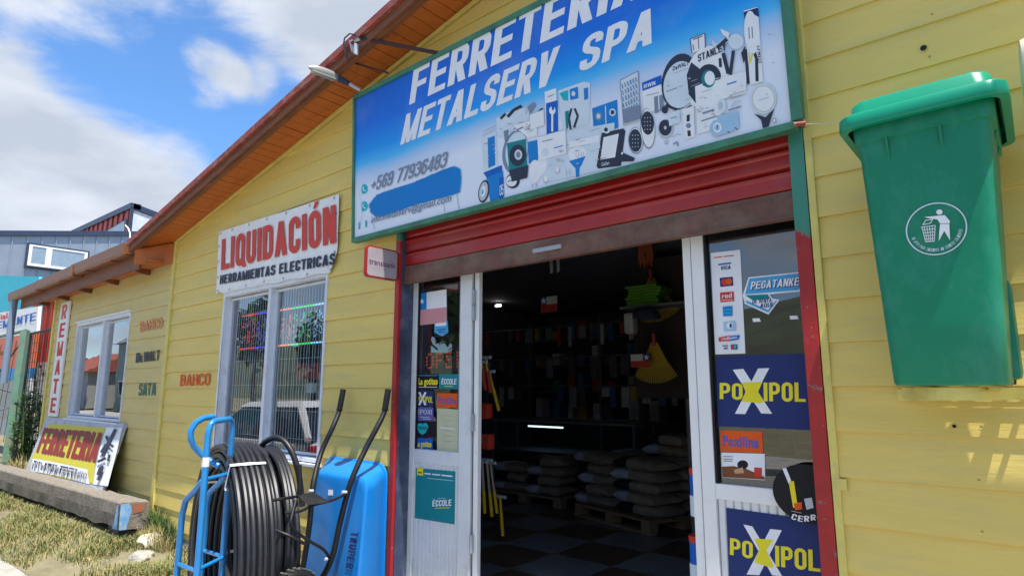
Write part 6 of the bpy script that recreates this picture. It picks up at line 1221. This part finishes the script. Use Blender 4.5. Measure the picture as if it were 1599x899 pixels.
# ------------------------------------------------------------------ neighbours on the left
def left_side():
    X = -27.0; yA = atx(-60, 400, X).y; yB = atx(205, 368, X).y
    zT = lambda y: 6.76+(y-1.63)*.192
    T = thing('metal_building', 'pale blue grey metal clad building with a wide white window far left', 'building', (X, 3, 0))
    cl = mat('grey_blue_cladding', (.30, .34, .40), .35, .4, var=.08, scale=2)
    y = yA; seam = .42; nv = mat('navy_flashing', (.03, .045, .09), .4)
    while y < yB+1.5:
        y2 = y+seam; m_ = MB(); m_.hexa([(X, y, -.2), (X-.3, y, -.2), (X-.3, y2-.004, -.2), (X, y2-.004, -.2), (X, y, zT(y)), (X-.3, y, zT(y)), (X-.3, y2-.004, zT(y2)), (X, y2-.004, zT(y2))]); m_.build('cladding_panel', cl, T)
        m_ = MB(); m_.hexa([(X+.04, y-.02, -.2), (X, y-.02, -.2), (X, y+.02, -.2), (X+.04, y+.02, -.2), (X+.04, y-.02, zT(y)), (X, y-.02, zT(y)), (X, y+.02, zT(y)), (X+.04, y+.02, zT(y))]); m_.build('standing_seam', cl, T)
        y = y2
    m_ = MB(); m_.hexa([(X+.10, yA, zT(yA)-.02), (X-.4, yA, zT(yA)-.02), (X-.4, yB+1.5, zT(yB+1.5)-.02), (X+.10, yB+1.5, zT(yB+1.5)-.02), (X+.10, yA, zT(yA)+.17), (X-.4, yA, zT(yA)+.17), (X-.4, yB+1.5, zT(yB+1.5)+.17), (X+.10, yB+1.5, zT(yB+1.5)+.17)]); m_.build('roof_flashing', nv, T)
    q = [atx(x, y_, X+.06) for x, y_ in ((42, 379), (139, 393), (139, 425), (37, 417))]
    y0, y1 = (q[0].y+q[3].y)/2, q[1].y; z1 = (q[0].z+q[1].z)/2; z0 = (q[3].z)
    f = box('window', (X+.041, y0, z0), (X+.16, y1, z1), nv, T); 
    wf = MB(); b = .06
    for (a, c, d, e) in ((y0+b, y0+b+.1, z0+b, z1-b), (y1-b-.1, y1-b, z0+b, z1-b), (y0+.56, y0+.74, z0+b, z1-b)): wf.box((X+.161, a, d), (X+.19, c, e))
    wf.box((X+.161, y0+b, z0+b), (X+.188, y1-b, z0+b+.09)); wf.box((X+.161, y0+b, z1-b-.06), (X+.188, y1-b, z1-b)); wf.build('frame', M_['white'], f)
    box('pane', (X+.1605, y0+b, z0+b), (X+.17, y1-b, z1-b), mat('sky_mirror_glass', (.25, .33, .42), .08, .0, spec=1.0), f)
    # red upper box with white right face
    T = thing('red_rooftop_room', 'small red clad rooftop room with dark sloping roof edge behind the metal building', 'building', (-28.5, 6, 7)); rc = mat('red_cladding', (.42, .05, .03), .45, var=.15); Y = 6.0
    pk = at(208, 322, Y); lf = at(98, 372, Y); lo = 5.5
    xs = []; x = pk.x; k = 0
    sl = (pk.z-lf.z)/(pk.x-lf.x)
    while x > lf.x-.2:
        x2 = x-.34; dy = .05*(k % 2)
        m_ = MB(); m_.hexa([(x2, Y-dy, lo), (x-.004, Y-dy, lo), (x-.004, Y+.2, lo), (x2, Y+.2, lo), (x2, Y-dy, pk.z+sl*(x2-pk.x)-.1), (x-.004, Y-dy, pk.z+sl*(x-pk.x)-.1), (x-.004, Y+.2, pk.z+sl*(x-pk.x)-.1), (x2, Y+.2, pk.z+sl*(x2-pk.x)-.1)]); m_.build('cladding_panel', rc, T); x = x2; k += 1
    m_ = MB(); m_.slab([(lf.x-.3, Y-.12, lf.z-.12+sl*-.3), (pk.x+.06, Y-.12, pk.z-.12), (pk.x+.06, Y-.12, pk.z+.12), (lf.x-.3, Y-.12, lf.z+.12+sl*-.3)], (0, .4, 0)); m_.build('roof_edge', nv, T)
    wq = [at(x_, y_, Y-.08) for x_, y_ in ((160, 364), (197, 342), (196, 372), (158, 380))]
    m_ = MB(); m_.slab([p for p in wq], (0, .03, 0)); w = m_.build('window', nv, T); c_ = sum(wq, Vector())/4
    m_ = MB(); m_.slab([c_+(p-c_)*.86+Vector((0, -.01, 0)) for p in wq], (0, .02, 0)); m_.build('pane', MATS['sky_mirror_glass'], w)
    box('corner_post', (pk.x-.02, Y-.1, lo), (pk.x+.06, Y+.02, pk.z-.1), nv, T)
    yR = 8.6; m_ = MB(); m_.slab([(pk.x, Y+.021, lo), (pk.x, yR, lo), (pk.x, yR, pk.z-.65), (pk.x, Y+.021, pk.z-.15)], (-.1, 0, 0)); m_.build('side_wall', mat('white_cladding', (.62, .66, .72), .4), T)
    m_ = MB(); m_.slab([(pk.x+.06, Y+.0, pk.z-.12), (pk.x+.06, yR, pk.z-.62), (pk.x+.06, yR, pk.z-.40), (pk.x+.06, Y+.0, pk.z+.12)], (-.3, 0, 0)); m_.build('side_roof_edge', nv, T)
    # painted hoarding
    T = thing('painted_hoarding', 'turquoise white and orange painted hoarding with lettering at the far left', 'billboard', (-22, .9, 2)); Y = .9
    def quad(nm, col, pts, lift=0): m_ = MB(); m_.slab([at(x, y, Y-lift) for x, y in pts], (0, .06, 0)); return m_.build(nm, col, T)
    quad('turquoise_sheet', mat('turquoise_paint', (.0, .46, .58), .5, var=.1), [(-60, 428), (61, 432), (60, 478), (-60, 497)])
    quad('white_sheet', M_['pwhite'], [(-60, 497.3), (60, 478.3), (57, 519), (-60, 538)]); quad('orange_sheet', mat('orange_paint', (.62, .13, .045), .5, var=.1), [(-60, 538.3), (57, 519.3), (50, 574), (-60, 577)])
    quad('blue_sheet', mat('blue_paint', (.01, .25, .55), .5), [(-60, 577.3), (50, 574.3), (47, 590), (-60, 602)]); quad('base_sheet', mat('grey_sheet', (.30, .31, .30), .6), [(-60, 602.3), (47, 590.3), (44, 650), (-60, 660)])
    P = wallplane(Y-.005)
    text('EMANTE', P, (-4, 514), (56, 500), (-3, 503), M_['pblue'], T, .04, .004); text('ial', P, (1, 499), (12, 497), (1, 490), M_['pred'], T, .03, .004)
    text('NUMO Y', P, (0, 555), (24, 551.5), (0, 549), M_['pbrown'], T, .01, .004);
    # red metal wall with pale stone base just past our corner
    T = thing('red_fence_wall', 'red corrugated metal wall on a pale stone base beyond the corner of the shop', 'wall', (-15.5, 1.2, 0)); Y = 1.2
    a, b = at(62, 520, Y).x, at(100, 520, Y).x; zt, zb = at(75, 459, Y).z, at(78, 565, Y).z; x = a; k = 0
    while x < b:
        x2 = x+.22; box('corrugated_sheet', (x, Y-.03*(k % 2), zb), (x2-.006, Y+.03, zt), MATS['red_cladding'], T); x = x2; k += 1
    box('top_cap', (a-.02, Y-.05, zt+.001), (b, Y+.05, zt+.06), nv, T)
    st = mat('pale_stone', (.50, .48, .44), .85, var=.2, bump=.6, bscale=20); r_ = random.Random(2); z = -.1
    while z < zb-.03:
        x = a-r_.random()*.2; h_ = min(.16, zb-z-.004)
        while x < b: w_ = r_.uniform(.18, .36); box('stone', (x+.01, Y-.06+r_.uniform(0, .02), z+.006), (x+w_, Y+.02, z+h_), st, T); x += w_
        z += .165
    # mesh fence panel and leaning green gate post
    T = thing('mesh_fence', 'black framed wire mesh fence panel at the left corner of the shop', 'fence', (-12.5, .05, 0)); fk = mat('black_fence', (.02, .02, .022), .5); Y = .1
    pa, pb = at(49, 517, Y), at(84, 516, Y); zt = (pa.z+pb.z)/2; x0, x1 = pa.x, -11.56; zb = .1
    for x in (x0, x1): MB().tube([(x, Y, 0), (x, Y, zt)], .022, 6).build('post', fk, T)
    for z in (zt, zb+.1, 1.25): MB().tube([(x0, Y, z), (x1, Y, z)], .018, 6).build('rail', fk, T)
    MB().tube([(x0, Y, 1.25), ((x0+x1)/2, Y, .95), (x1, Y, 1.25)], .014, 5).build('brace', fk, T); m_ = MB(); z = .2
    while z < zt: m_.tube([(x0, Y, z), (x1, Y, z)], .005, 4); z += .16
    x = x0
    while x < x1: m_.tube([(x, Y, .1), (x, Y, zt)], .005, 4); x += .16
    tag(m_.build('wire_mesh', fk, T), kind='stuff')
    T = thing('green_gate', 'leaning green gate post with rusty foot and open lattice gate at the far left', 'gate', (-13.2, -.3, 0)); gp = mat('faded_green_paint', (.09, .19, .13), .6, var=.2, dirt=(.22, .10, .06), dscale=3, damt=.5)
    zg = .12; base = atz(11, 722, zg); Yb = base.y; top = at(40, 516, Yb+.15)
    MB().tube([base, base.lerp(top, .5), top], .085, 4).build('post', gp, T)
    MB().tube([top, at(-40, 535, Yb+.1)], .035, 6).build('top_rail', gp, T); MB().tube([base.lerp(top, .42), at(-40, 655, Yb+.1)], .02, 6).build('rail', M_['psteel'], T); MB().tube([top.lerp(base, .06), at(-30, 620, Yb+.1)], .015, 5).build('brace', fk, T)
    MB().tube([base.lerp(top, .5), at(-30, 600, Yb+.1)], .012, 5).build('brace', fk, T); m_ = MB()
    for k in range(9): m_.tube([at(34-k*8, 530+k*2, Yb+.1), at(5-k*8, 690, Yb+.1)], .005, 4)
    tag(m_.build('wire_mesh', fk, T), kind='stuff')
    T = thing('cable', 'pale looped cable standing up over the roof edge beside the red rooftop room', 'cable', at(200, 366, -.1)); MB().tube([at(196, 352, .3), at(200, 356, .3), at(203, 364, .3), at(203, 372, .3)], .010, 6).build('loop', M_['pwhite'], T, smooth=True)
left_side()
# ------------------------------------------------------------------ low things on the verge
def verge_things():
    # long concrete beam
    T = thing('concrete_beam', 'long weathered concrete beam with blue painted broken end lying on the grass', 'concrete beam', (-8.5, -.4, .1)); fx0, fy0, fx1, fy1 = -12.4, -.60, -6.95, -.335; bx1, by1 = -6.88, -.105
    mb = MB(); n = 60; rows = []
    for i in range(n+1):
        u = i/n; x = fx0+(fx1-fx0)*u; yf = fy0+(fy1-fy0)*u; yb = yf+.235; w = lambda s_, a=.006: a*noise.noise(Vector((x*3.1, s_, 2)))
        zt = .415+w(1); zb = .17+w(2, .03); rows.append([(x, yf+w(3, .02)+.01, zb), (x, yf+w(4), (zb+zt)/2), (x, yf+w(5)+.004, zt-.012), (x, yf+.014, zt), (x, yb-.012, zt+w(6, .01)), (x+.07*u**20, yb, zt-.012), (x+.07*u**20, yb, zb)])
    vs = [p for r in rows for p in r]; k = 7; fs = [(i*k+j, (i+1)*k+j, (i+1)*k+(j+1) % k, i*k+(j+1) % k) for i in range(n) for j in range(k)]
    mb.add(vs, fs+[tuple(range(k-1, -1, -1))]); mb.build('beam_body', M_['beam'], T)
    E = rows[-1]; e = MB(); e.slab([Vector(p)+Vector((.0005, 0, 0)) for p in E], (.01, 0, 0)); e.build('broken_end', M_['beam'], T)
    q = MB(); p0, p1 = Vector(rows[-1][0]), Vector(rows[-1][2]); p5 = Vector(rows[-1][6]); 
    q.poly([Vector((fx1-.10, fy1-.016, .165)), Vector((fx1+.001, fy1-.006, .165)), Vector((fx1+.001, fy1-.012, .40)), Vector((fx1-.04, fy1-.016, .38)), Vector((fx1-.05, fy1-.017, .28))])
    e2 = Vector((.013, 0, 0)); q.poly([Vector(E[0])+e2, Vector(E[0]).lerp(Vector(E[6]), .25)+e2, Vector(E[2]).lerp(Vector(E[5]), .40)+e2+Vector((0, 0, -.06)), Vector(E[2]).lerp(Vector(E[5]), .3)+e2, Vector(E[2])+e2]); q.build('blue_paint_patch', mat('chalky_blue', (.16, .36, .62), .8, var=.3, scale=12, dirt=(.6, .6, .6), dscale=14, damt=.5), T)
    q = MB(); q.poly([Vector(E[2]).lerp(Vector(E[5]), .38)+e2*1.1+Vector((0, 0, -.01)), Vector(E[2]).lerp(Vector(E[5]), .85)+e2*1.1+Vector((0, 0, -.01)), Vector(E[2]).lerp(Vector(E[5]), .8)+e2*1.1+Vector((0, 0, -.09)), Vector(E[2]).lerp(Vector(E[5]), .45)+e2*1.1+Vector((0, 0, -.10))]); q.build('exposed_brick', mat('brick_red', (.32, .11, .06), .9), T)
    for x in (-11.6, -9.4, -7.4): box('bearer_block', (x, fy0+.1+(x-fx0)*.045, .05), (x+.28, fy0+.28+(x-fx0)*.045, .165), M_['beam'], T)
    # old shop board leaning under the left window
    a, b, c, d = Vector((-11.14, -.045, 1.105)), Vector((-7.95, -.045, 1.12)), Vector((-7.93, -.21, .40)), Vector((-11.18, -.25, .22)); nrm = (b-a).cross(a-d).normalized(); 
    if nrm.y > 0: nrm = -nrm
    T = thing('leaning_signboard', 'old yellow and red hand painted board leaning on the wall under the left window', 'signboard', (-9.5, -.15, .3))
    m_ = MB(); m_.slab([a, b, c, d], -nrm*.035); m_.build('board', mat('grey_board', (.45, .48, .55), .6, var=.15, dirt=(.25, .26, .3), dscale=5, damt=.5), T)
    P = Plane((a+b+c+d)/4, nrm); q = Print(P, .003); Z = lambda x, y: (30+x/6.917, 640+y/6.917)
    ym = 'pyellow'; q.poly('pboardy', Z(330, 145), Z(945, 190), Z(905, 260), Z(830, 520), Z(800, 790), Z(740, 790), Z(120, 650), Z(130, 520), Z(180, 430)).poly('pw', Z(945, 185), Z(1115, 190), Z(1060, 440), Z(960, 820), Z(800, 800), Z(830, 620), Z(880, 400)).poly('pw', Z(150, 520), Z(400, 565), Z(740, 640), Z(760, 800), Z(500, 720), Z(120, 655)); q.build('painted_ground', T)
    q = Print(P, .005); q.txt('pboard', 'FERRETERIA', Z(185, 450), Z(820, 560), Z(275, 190), .075); q.build('lettering', T)
    q = Print(P, .0048); q.txt('pbrown', 'FERRETERIA', Z(192, 462), Z(828, 570), Z(284, 203), .085); q.build('lettering_shadow', T)
    r_ = random.Random(5); q = Print(P, .005)
    for i in range(44):
        u = i/43; x = 150+u*600; y = 540+u*118; hh = r_.uniform(70, 110)
        q.line('pdark' if i % 3 else 'pgrey', 1.1, Z(x, y+r_.uniform(0, 30)), Z(x-14+r_.uniform(-8, 8), y+hh))
        if r_.random() < .5: q.line('pdark', 2.2, Z(x, y+5), Z(x+18, y+12))
    for pts in ([(1060, 205), (1010, 300), (950, 420), (920, 500)], [(960, 280), (990, 360), (1040, 400)], [(905, 460), (960, 370), (1000, 420)], [(870, 560), (960, 520)], [(1000, 480), (985, 550)], [(870, 700), (900, 620), (930, 610), (880, 760)]): q.line('pdark', 4, *[Z(*p) for p in pts])
    q.build('faded_strokes', T)
    # stones
    def rock(c, r, label, m_, sc=(1, .8, .6), seed=0):
        T = thing('stone', label, 'stone', c); bm = bmesh.new(); bmesh.ops.create_icosphere(bm, subdivisions=4, radius=r)
        for v in bm.verts: v.co *= 1+.10*noise.noise(v.co*(9/r)*.3)+.45*noise.noise(v.co*(2.2/r)*.5+Vector((seed, 0, 0))); v.co = Vector((v.co.x*sc[0], v.co.y*sc[1], v.co.z*sc[2]))
        me = bpy.data.meshes.new('rock_body'); bm.to_mesh(me); bm.free(); me.materials.append(m_); o = bpy.data.objects.new('rock_body', me); COL.objects.link(o); o.parent = T
    g = atz(236, 843, .10); rock((g.x, g.y, .09), .13, 'pale cream stone lying in dry grass by the corner of the shop', mat('cream_stone', (.55, .50, .38), .9, var=.2, bump=.5), seed=3)
    g = atz(262, 838, .10); rock((g.x, g.y, .08), .17, 'flat grey stone behind the cream stone at the foot of the wall', M_['concrete'], (1.2, .9, .45), 7)
    g = atz(222, 868, .06); rock((g.x, g.y, .05), .10, 'small grey stone in the grass in front of the cream stone', M_['concrete'], (1.2, .9, .5), 9)
verge_things()
def vegetation():
    r_ = random.Random(11)
    def hgt(x): return .10 if x < -7.5 else (.10*(-5.2-x)/2.3 if x < -5.2 else 0)
    def blades(name, spots, h0, h1, w, m_, bend=.5, label=None, nseg=2):
        vs = []; fs = []
        for (x, y, z, k) in spots:
            h = r_.uniform(h0, h1)*k; a = r_.uniform(0, 6.283); lx, ly = math.cos(a), math.sin(a); b = r_.uniform(.1, bend)*h; ww = w*r_.uniform(.6, 1.3); px, py = -ly*ww, lx*ww; n = len(vs)
            vs += [(x-px, y-py, z), (x+px, y+py, z), (x-px*.7+lx*b*.35, y-py*.7+ly*b*.35, z+h*.6), (x+px*.7+lx*b*.35, y+py*.7+ly*b*.35, z+h*.6), (x+lx*b, y+ly*b, z+h*.95)]
            fs += [(n, n+1, n+3, n+2), (n+2, n+3, n+4)]
        me = bpy.data.meshes.new(name); me.from_pydata(vs, [], fs); me.materials.append(m_); o = bpy.data.objects.new(name, me); COL.objects.link(o); o['kind'] = 'stuff'; o['label'] = label; o['category'] = 'grass'; return o
    gg = mat('grass_green', (.10, .145, .03), .7, var=.35, scale=4); gd = mat('grass_dry', (.32, .27, .11), .8, var=.3, scale=5); gl = mat('weed_green', (.07, .125, .025), .6, var=.3, scale=6)
    def inb(x, y): 
        yf = -.6+(x+12.4)*.0486
        return -12.4 < x < -6.85 and yf-.01 < y < yf+.24
    sp = []
    while len(sp) < 52000:
        x = -5.0-r_.random()**1.3*9; y = r_.uniform(-1.22, -.005)
        ye = -1.12+(x+6)*.012+.06*noise.noise(Vector((x*2.3, 0, 0)))
        if y < ye or inb(x, y): continue
        d = noise.noise(Vector((x*1.7, y*2.5, 0)))
        if r_.random() < .30+1.1*d+.3*(y > -.25): sp.append((x, y, hgt(x)*min(1, (y+1.1)*3), .6+.5*max(0, d)))
    blades('grass', [s for i, s in enumerate(sp) if i % 9 < 3], .04, .12, .0036, gg, .9, 'short green grass of the verge in front of the concrete beam')
    blades('dry_grass', [s for i, s in enumerate(sp) if i % 9 >= 3], .03, .10, .0034, gd, 1.3, 'dry yellow grass mixed through the verge')
    def tuft(name, n, cx, cy, rx, ry, h0, h1, w, m_, label):
        s_ = []
        for _ in range(n):
            a = r_.uniform(0, 6.28); q = r_.random()**.6; x = cx+rx*q*math.cos(a); y = min(-.012, cy+ry*q*math.sin(a)); s_.append((x, y, hgt(x), 1.15-q*.6))
        o = blades(name, s_, h0, h1, w, m_, .6, label); del o['kind']; o['category'] = 'weeds'; return o
    tuft('weed_clump', 1500, -6.75, -.06, .55, .07, .12, .34, .004, gl, 'tall green weeds at the foot of the shop corner behind the beam end')
    tuft('weed_clump', 900, -7.7, -.08, .4, .07, .12, .34, .004, gl, 'green weeds between the leaning board and the wall corner')
    tuft('weed_clump', 500, -6.5, -.16, .35, .1, .10, .24, .003, gd, 'dry yellow stalks around the broken beam end')
    tuft('weed_clump', 1100, -11.8, -.15, .45, .2, .2, .5, .006, gd, 'pale dry tuft at the left end of the leaning board')
    # leafy bush at the far corner
    T = thing('leafy_bush', 'leafy green bush growing at the left corner of the shop by the fence', 'bush', (-12.2, .0, .1)); lm = mat('bush_leaf', (.07, .13, .03), .5, var=.4, scale=5); mb = MB()
    for k in range(26):
        a = r_.uniform(0, 6.28); x, y = -12.15+.28*math.cos(a)*r_.random(), -.05+.22*math.sin(a)*r_.random(); top = Vector((x+r_.uniform(-.2, .2), y+r_.uniform(-.1, .15), r_.uniform(.9, 1.55))); st = Vector((x, y, .1))
        MB().tube([st, st.lerp(top, .5)+Vector((.03, 0, 0)), top], .007, 5).build('stem', gl, T)
        for q in range(34):
            c = st.lerp(top, r_.uniform(.1, 1)); d = Vector((r_.uniform(-1, 1), r_.uniform(-1, 1), r_.uniform(-.2, .9))).normalized(); s_ = d.cross(Vector((0, 0, 1))).normalized(); L_ = r_.uniform(.07, .15)
            mb.add([c, c+d*L_*.5+s_*.022, c+d*L_, c+d*L_*.5-s_*.022], [(0, 1, 2, 3)])
    mb.build('leaves', lm, T)['kind'] = 'stuff'
vegetation()
# ------------------------------------------------------------------ across the street (seen in the window reflections)
def street():
    r_ = random.Random(21); hm = mat('hillside', (.055, .07, .035), .9, var=.4, scale=.08, dirt=(.12, .11, .07), dscale=.05, damt=.5); mb = MB(); nx, ny = 90, 8; vs = []
    for j in range(ny+1):
        for i in range(nx+1):
            x = -330+i*6; t = j/ny; vs.append((x, -55-t*60-6*math.sin(i*.2), -.3+t**.8*(17+5*math.sin(i*.11+1)+3*noise.noise(Vector((i*.2, t*2, 0))))))
    mb.add(vs, [(j*(nx+1)+i, j*(nx+1)+i+1, (j+1)*(nx+1)+i+1, (j+1)*(nx+1)+i) for j in range(ny) for i in range(nx)]); tag(mb.build('hills', hm), kind='structure')
    wl = [mat('house_wall_a', (.30, .30, .28), .8), mat('house_wall_b', (.22, .30, .30), .8), mat('house_wall_c', (.40, .38, .33), .8)]; rf = [mat('roof_red', (.28, .07, .04), .7), mat('roof_grey', (.14, .15, .17), .6)]
    for i, (x, y, w, h, lb) in enumerate(((-66, -17, 9, 3, 'low grey house with red roof across the street'), (-54, -18, 8, 5.2, 'two storey blue grey house across the street with grey roof'), (-78, -17, 8, 2.9, 'low cream house across the street, farthest left'), (12, -18, 9, 3.1, 'low grey house across the street, farthest right'))):
        T = thing('house', lb, 'house', (x, y, 0)); m_ = wl[i % 3]; box('walls', (x-w/2, y-3, -.1), (x+w/2, y+3, h), m_, T)
        rm = MB(); rm.slab([(x-w/2-.4, y-3.4, h), (x-w/2-.4, y+3.4, h), (x-w/2-.4, y, h+1.8)], (w+.8, 0, 0)); rm.build('roof', rf[i in (1, 3)], T)
        for k in range(3): f = box('window', (x-w/2+1+k*(w-2)/3, y+3, 1.0), (x-w/2+2.2+k*(w-2)/3, y+3.04, 2.2), M_['white'], T); box('pane', (x-w/2+1.08+k*(w-2)/3, y+3.041, 1.08), (x-w/2+2.12+k*(w-2)/3, y+3.05, 2.12), M_['dark'], f)
        box('door', (x+w/2-1.3, y+3, 0), (x+w/2-.4, y+3.05, 2.1), MATS['brick_red'] if i % 2 else M_['psteel'], T)
    cl_ = mat('tree_leaves', (.05, .08, .025), .7, var=.4, scale=1.2); tk = mat('tree_bark', (.12, .09, .06), .9)
    for i in range(9):
        x, y, h = -44+i*3.3, -19-r_.uniform(0, 4), r_.uniform(7, 10.5); T = thing('tree', 'dark leafy tree across the street, %s of its row from the left' % ('first second third fourth fifth sixth seventh eighth ninth'.split()[i]), 'tree', (x, y, 0), 'trees across the street')
        MB().tube([(x, y, -.2), (x+.1, y, h*.35), (x, y+.1, h*.7)], [.22, .16, .07], 8).build('trunk', tk, T, smooth=True); m_ = MB()
        for q in range(520):
            d = Vector((r_.gauss(0, 1), r_.gauss(0, 1), r_.gauss(0, 1))).normalized(); rr_ = r_.random()**.4; lump = .75+.35*noise.noise(d*1.8+Vector((i*3, 0, 0))); c = Vector((x, y, h*.62))+Vector((d.x*2.1, d.y*2.0, d.z*h*.38))*rr_*lump
            u = Vector((r_.gauss(0, 1), r_.gauss(0, 1), r_.gauss(0, 1))).normalized(); v = u.cross(d).normalized(); sz = r_.uniform(.25, .5); m_.add([c-u*sz, c+v*sz*.6, c+u*sz, c-v*sz*.6], [(0, 1, 2, 3)])
        m_.build('crown', cl_, T)['kind'] = 'stuff'
    # white hatchback parked at the kerb, its tail towards the shop window
    T = thing('parked_car', 'white hatchback parked at the kerb, mirrored in the right window', 'car', (-9.6, -2.9, -.14)); G = -.14
    wm = mat('white_car_paint', (.80, .80, .80), .25, var=.01, coat=.6); dg = mat('dark_car_glass', (.012, .014, .018), .06, spec=.9)
    yc = -2.95; X0 = -7.85
    secs = [(-12.0, .40, .55, .62), (-11.9, .25, .75, .82), (-11.2, .22, .93, .86), (-10.6, .22, .97, .88), (-8.9, .22, .98, .88), (-8.1, .25, .97, .86), (X0, .30, .92, .80), (X0+.06, .36, .66, .76), (X0+.02, .28, .40, .74)]
    mb = MB(); k = 12; vs = []
    for x, zl, zh, hw in secs:
        for j in range(k):
            a = 2*math.pi*j/k; y = math.copysign(abs(math.cos(a))**.5, math.cos(a))*hw; z = (zl+zh)/2+math.copysign(abs(math.sin(a))**.5, math.sin(a))*(zh-zl)/2; vs.append((x, yc+y, G+z))
    mb.add(vs, [(i*k+j, i*k+(j+1) % k, (i+1)*k+(j+1) % k, (i+1)*k+j) for i in range(len(secs)-1) for j in range(k)]+[tuple(range(k)), tuple((len(secs)-1)*k+j for j in range(k-1, -1, -1))]); mb.build('body', wm, T, smooth=True)
    c = MB(); A_ = [(-11.0, .95, .80), (-10.2, 1.40, .62), (-8.9, 1.46, .62), (-8.45, 1.40, .60), (X0-.05, .96, .78)]
    vs = []; 
    for x, z, hw in A_: vs += [(x, yc-hw, G+z), (x, yc+hw, G+z)]
    lo = [(-11.0, yc-.82, G+.93), (-11.0, yc+.82, G+.93), (X0-.05, yc-.80, G+.93), (X0-.05, yc+.80, G+.93)]
    c.add([(-10.95, yc-.80, G+.93), (-10.95, yc+.80, G+.93), (X0-.08, yc+.78, G+.93), (X0-.08, yc-.78, G+.93), (-10.2, yc-.62, G+1.36), (-10.2, yc+.62, G+1.36), (-8.45, yc+.60, G+1.38), (-8.45, yc-.60, G+1.38)], [(0, 1, 5, 4), (1, 2, 6, 5), (2, 3, 7, 6), (3, 0, 4, 7)]); c.build('window_band', dg, T)
    rf_ = MB(); rf_.hexa([(-10.3, yc-.66, G+1.36), (-8.38, yc-.64, G+1.37), (-8.38, yc+.64, G+1.37), (-10.3, yc+.66, G+1.36), (-10.1, yc-.56, G+1.45), (-8.5, yc-.54, G+1.47), (-8.5, yc+.54, G+1.47), (-10.1, yc+.56, G+1.45)]); rf_.build('roof', wm, T, .03, smooth=True)
    for s_ in (-1, 1):
        p = MB(); p.tube([(-8.42, yc+s_*.62, G+1.38), (X0-.06, yc+s_*.79, G+.94)], .055, 6); p.build('rear_pillar', wm, T, smooth=True)
        box('tail_lamp', (X0-.10, yc+s_*.66-.14, G+.70), (X0+.055, yc+s_*.66+.14, G+.86), mat('tail_lamp_red', (.5, .01, .01), .2), T, .02)
        for x in (-11.2, -8.75): w = MB(); w.tube([(x, yc+s_*.80-.09, G+.31), (x, yc+s_*.80+.09, G+.31)], .31, 24); wh = w.build('wheel', M_['black'], T, .02, smooth=True); MB().tube([(x, yc+s_*.90-.01, G+.31), (x, yc+s_*.90+.01, G+.31)], .18, 20).build('rim', M_['psilver'], wh)
    box('number_plate', (X0+.06, yc-.25, G+.55), (X0+.075, yc+.25, G+.66), M_['pwhite'], T); MB().tube([(X0+.03, yc, G+.80), (X0+.06, yc, G+.80)], .05, 16).build('badge', M_['pdark'], T); MB().tube([(-8.8, yc, G+1.46), (-8.9, yc, G+1.62)], .004, 5).build('aerial', M_['black'], T)
street()
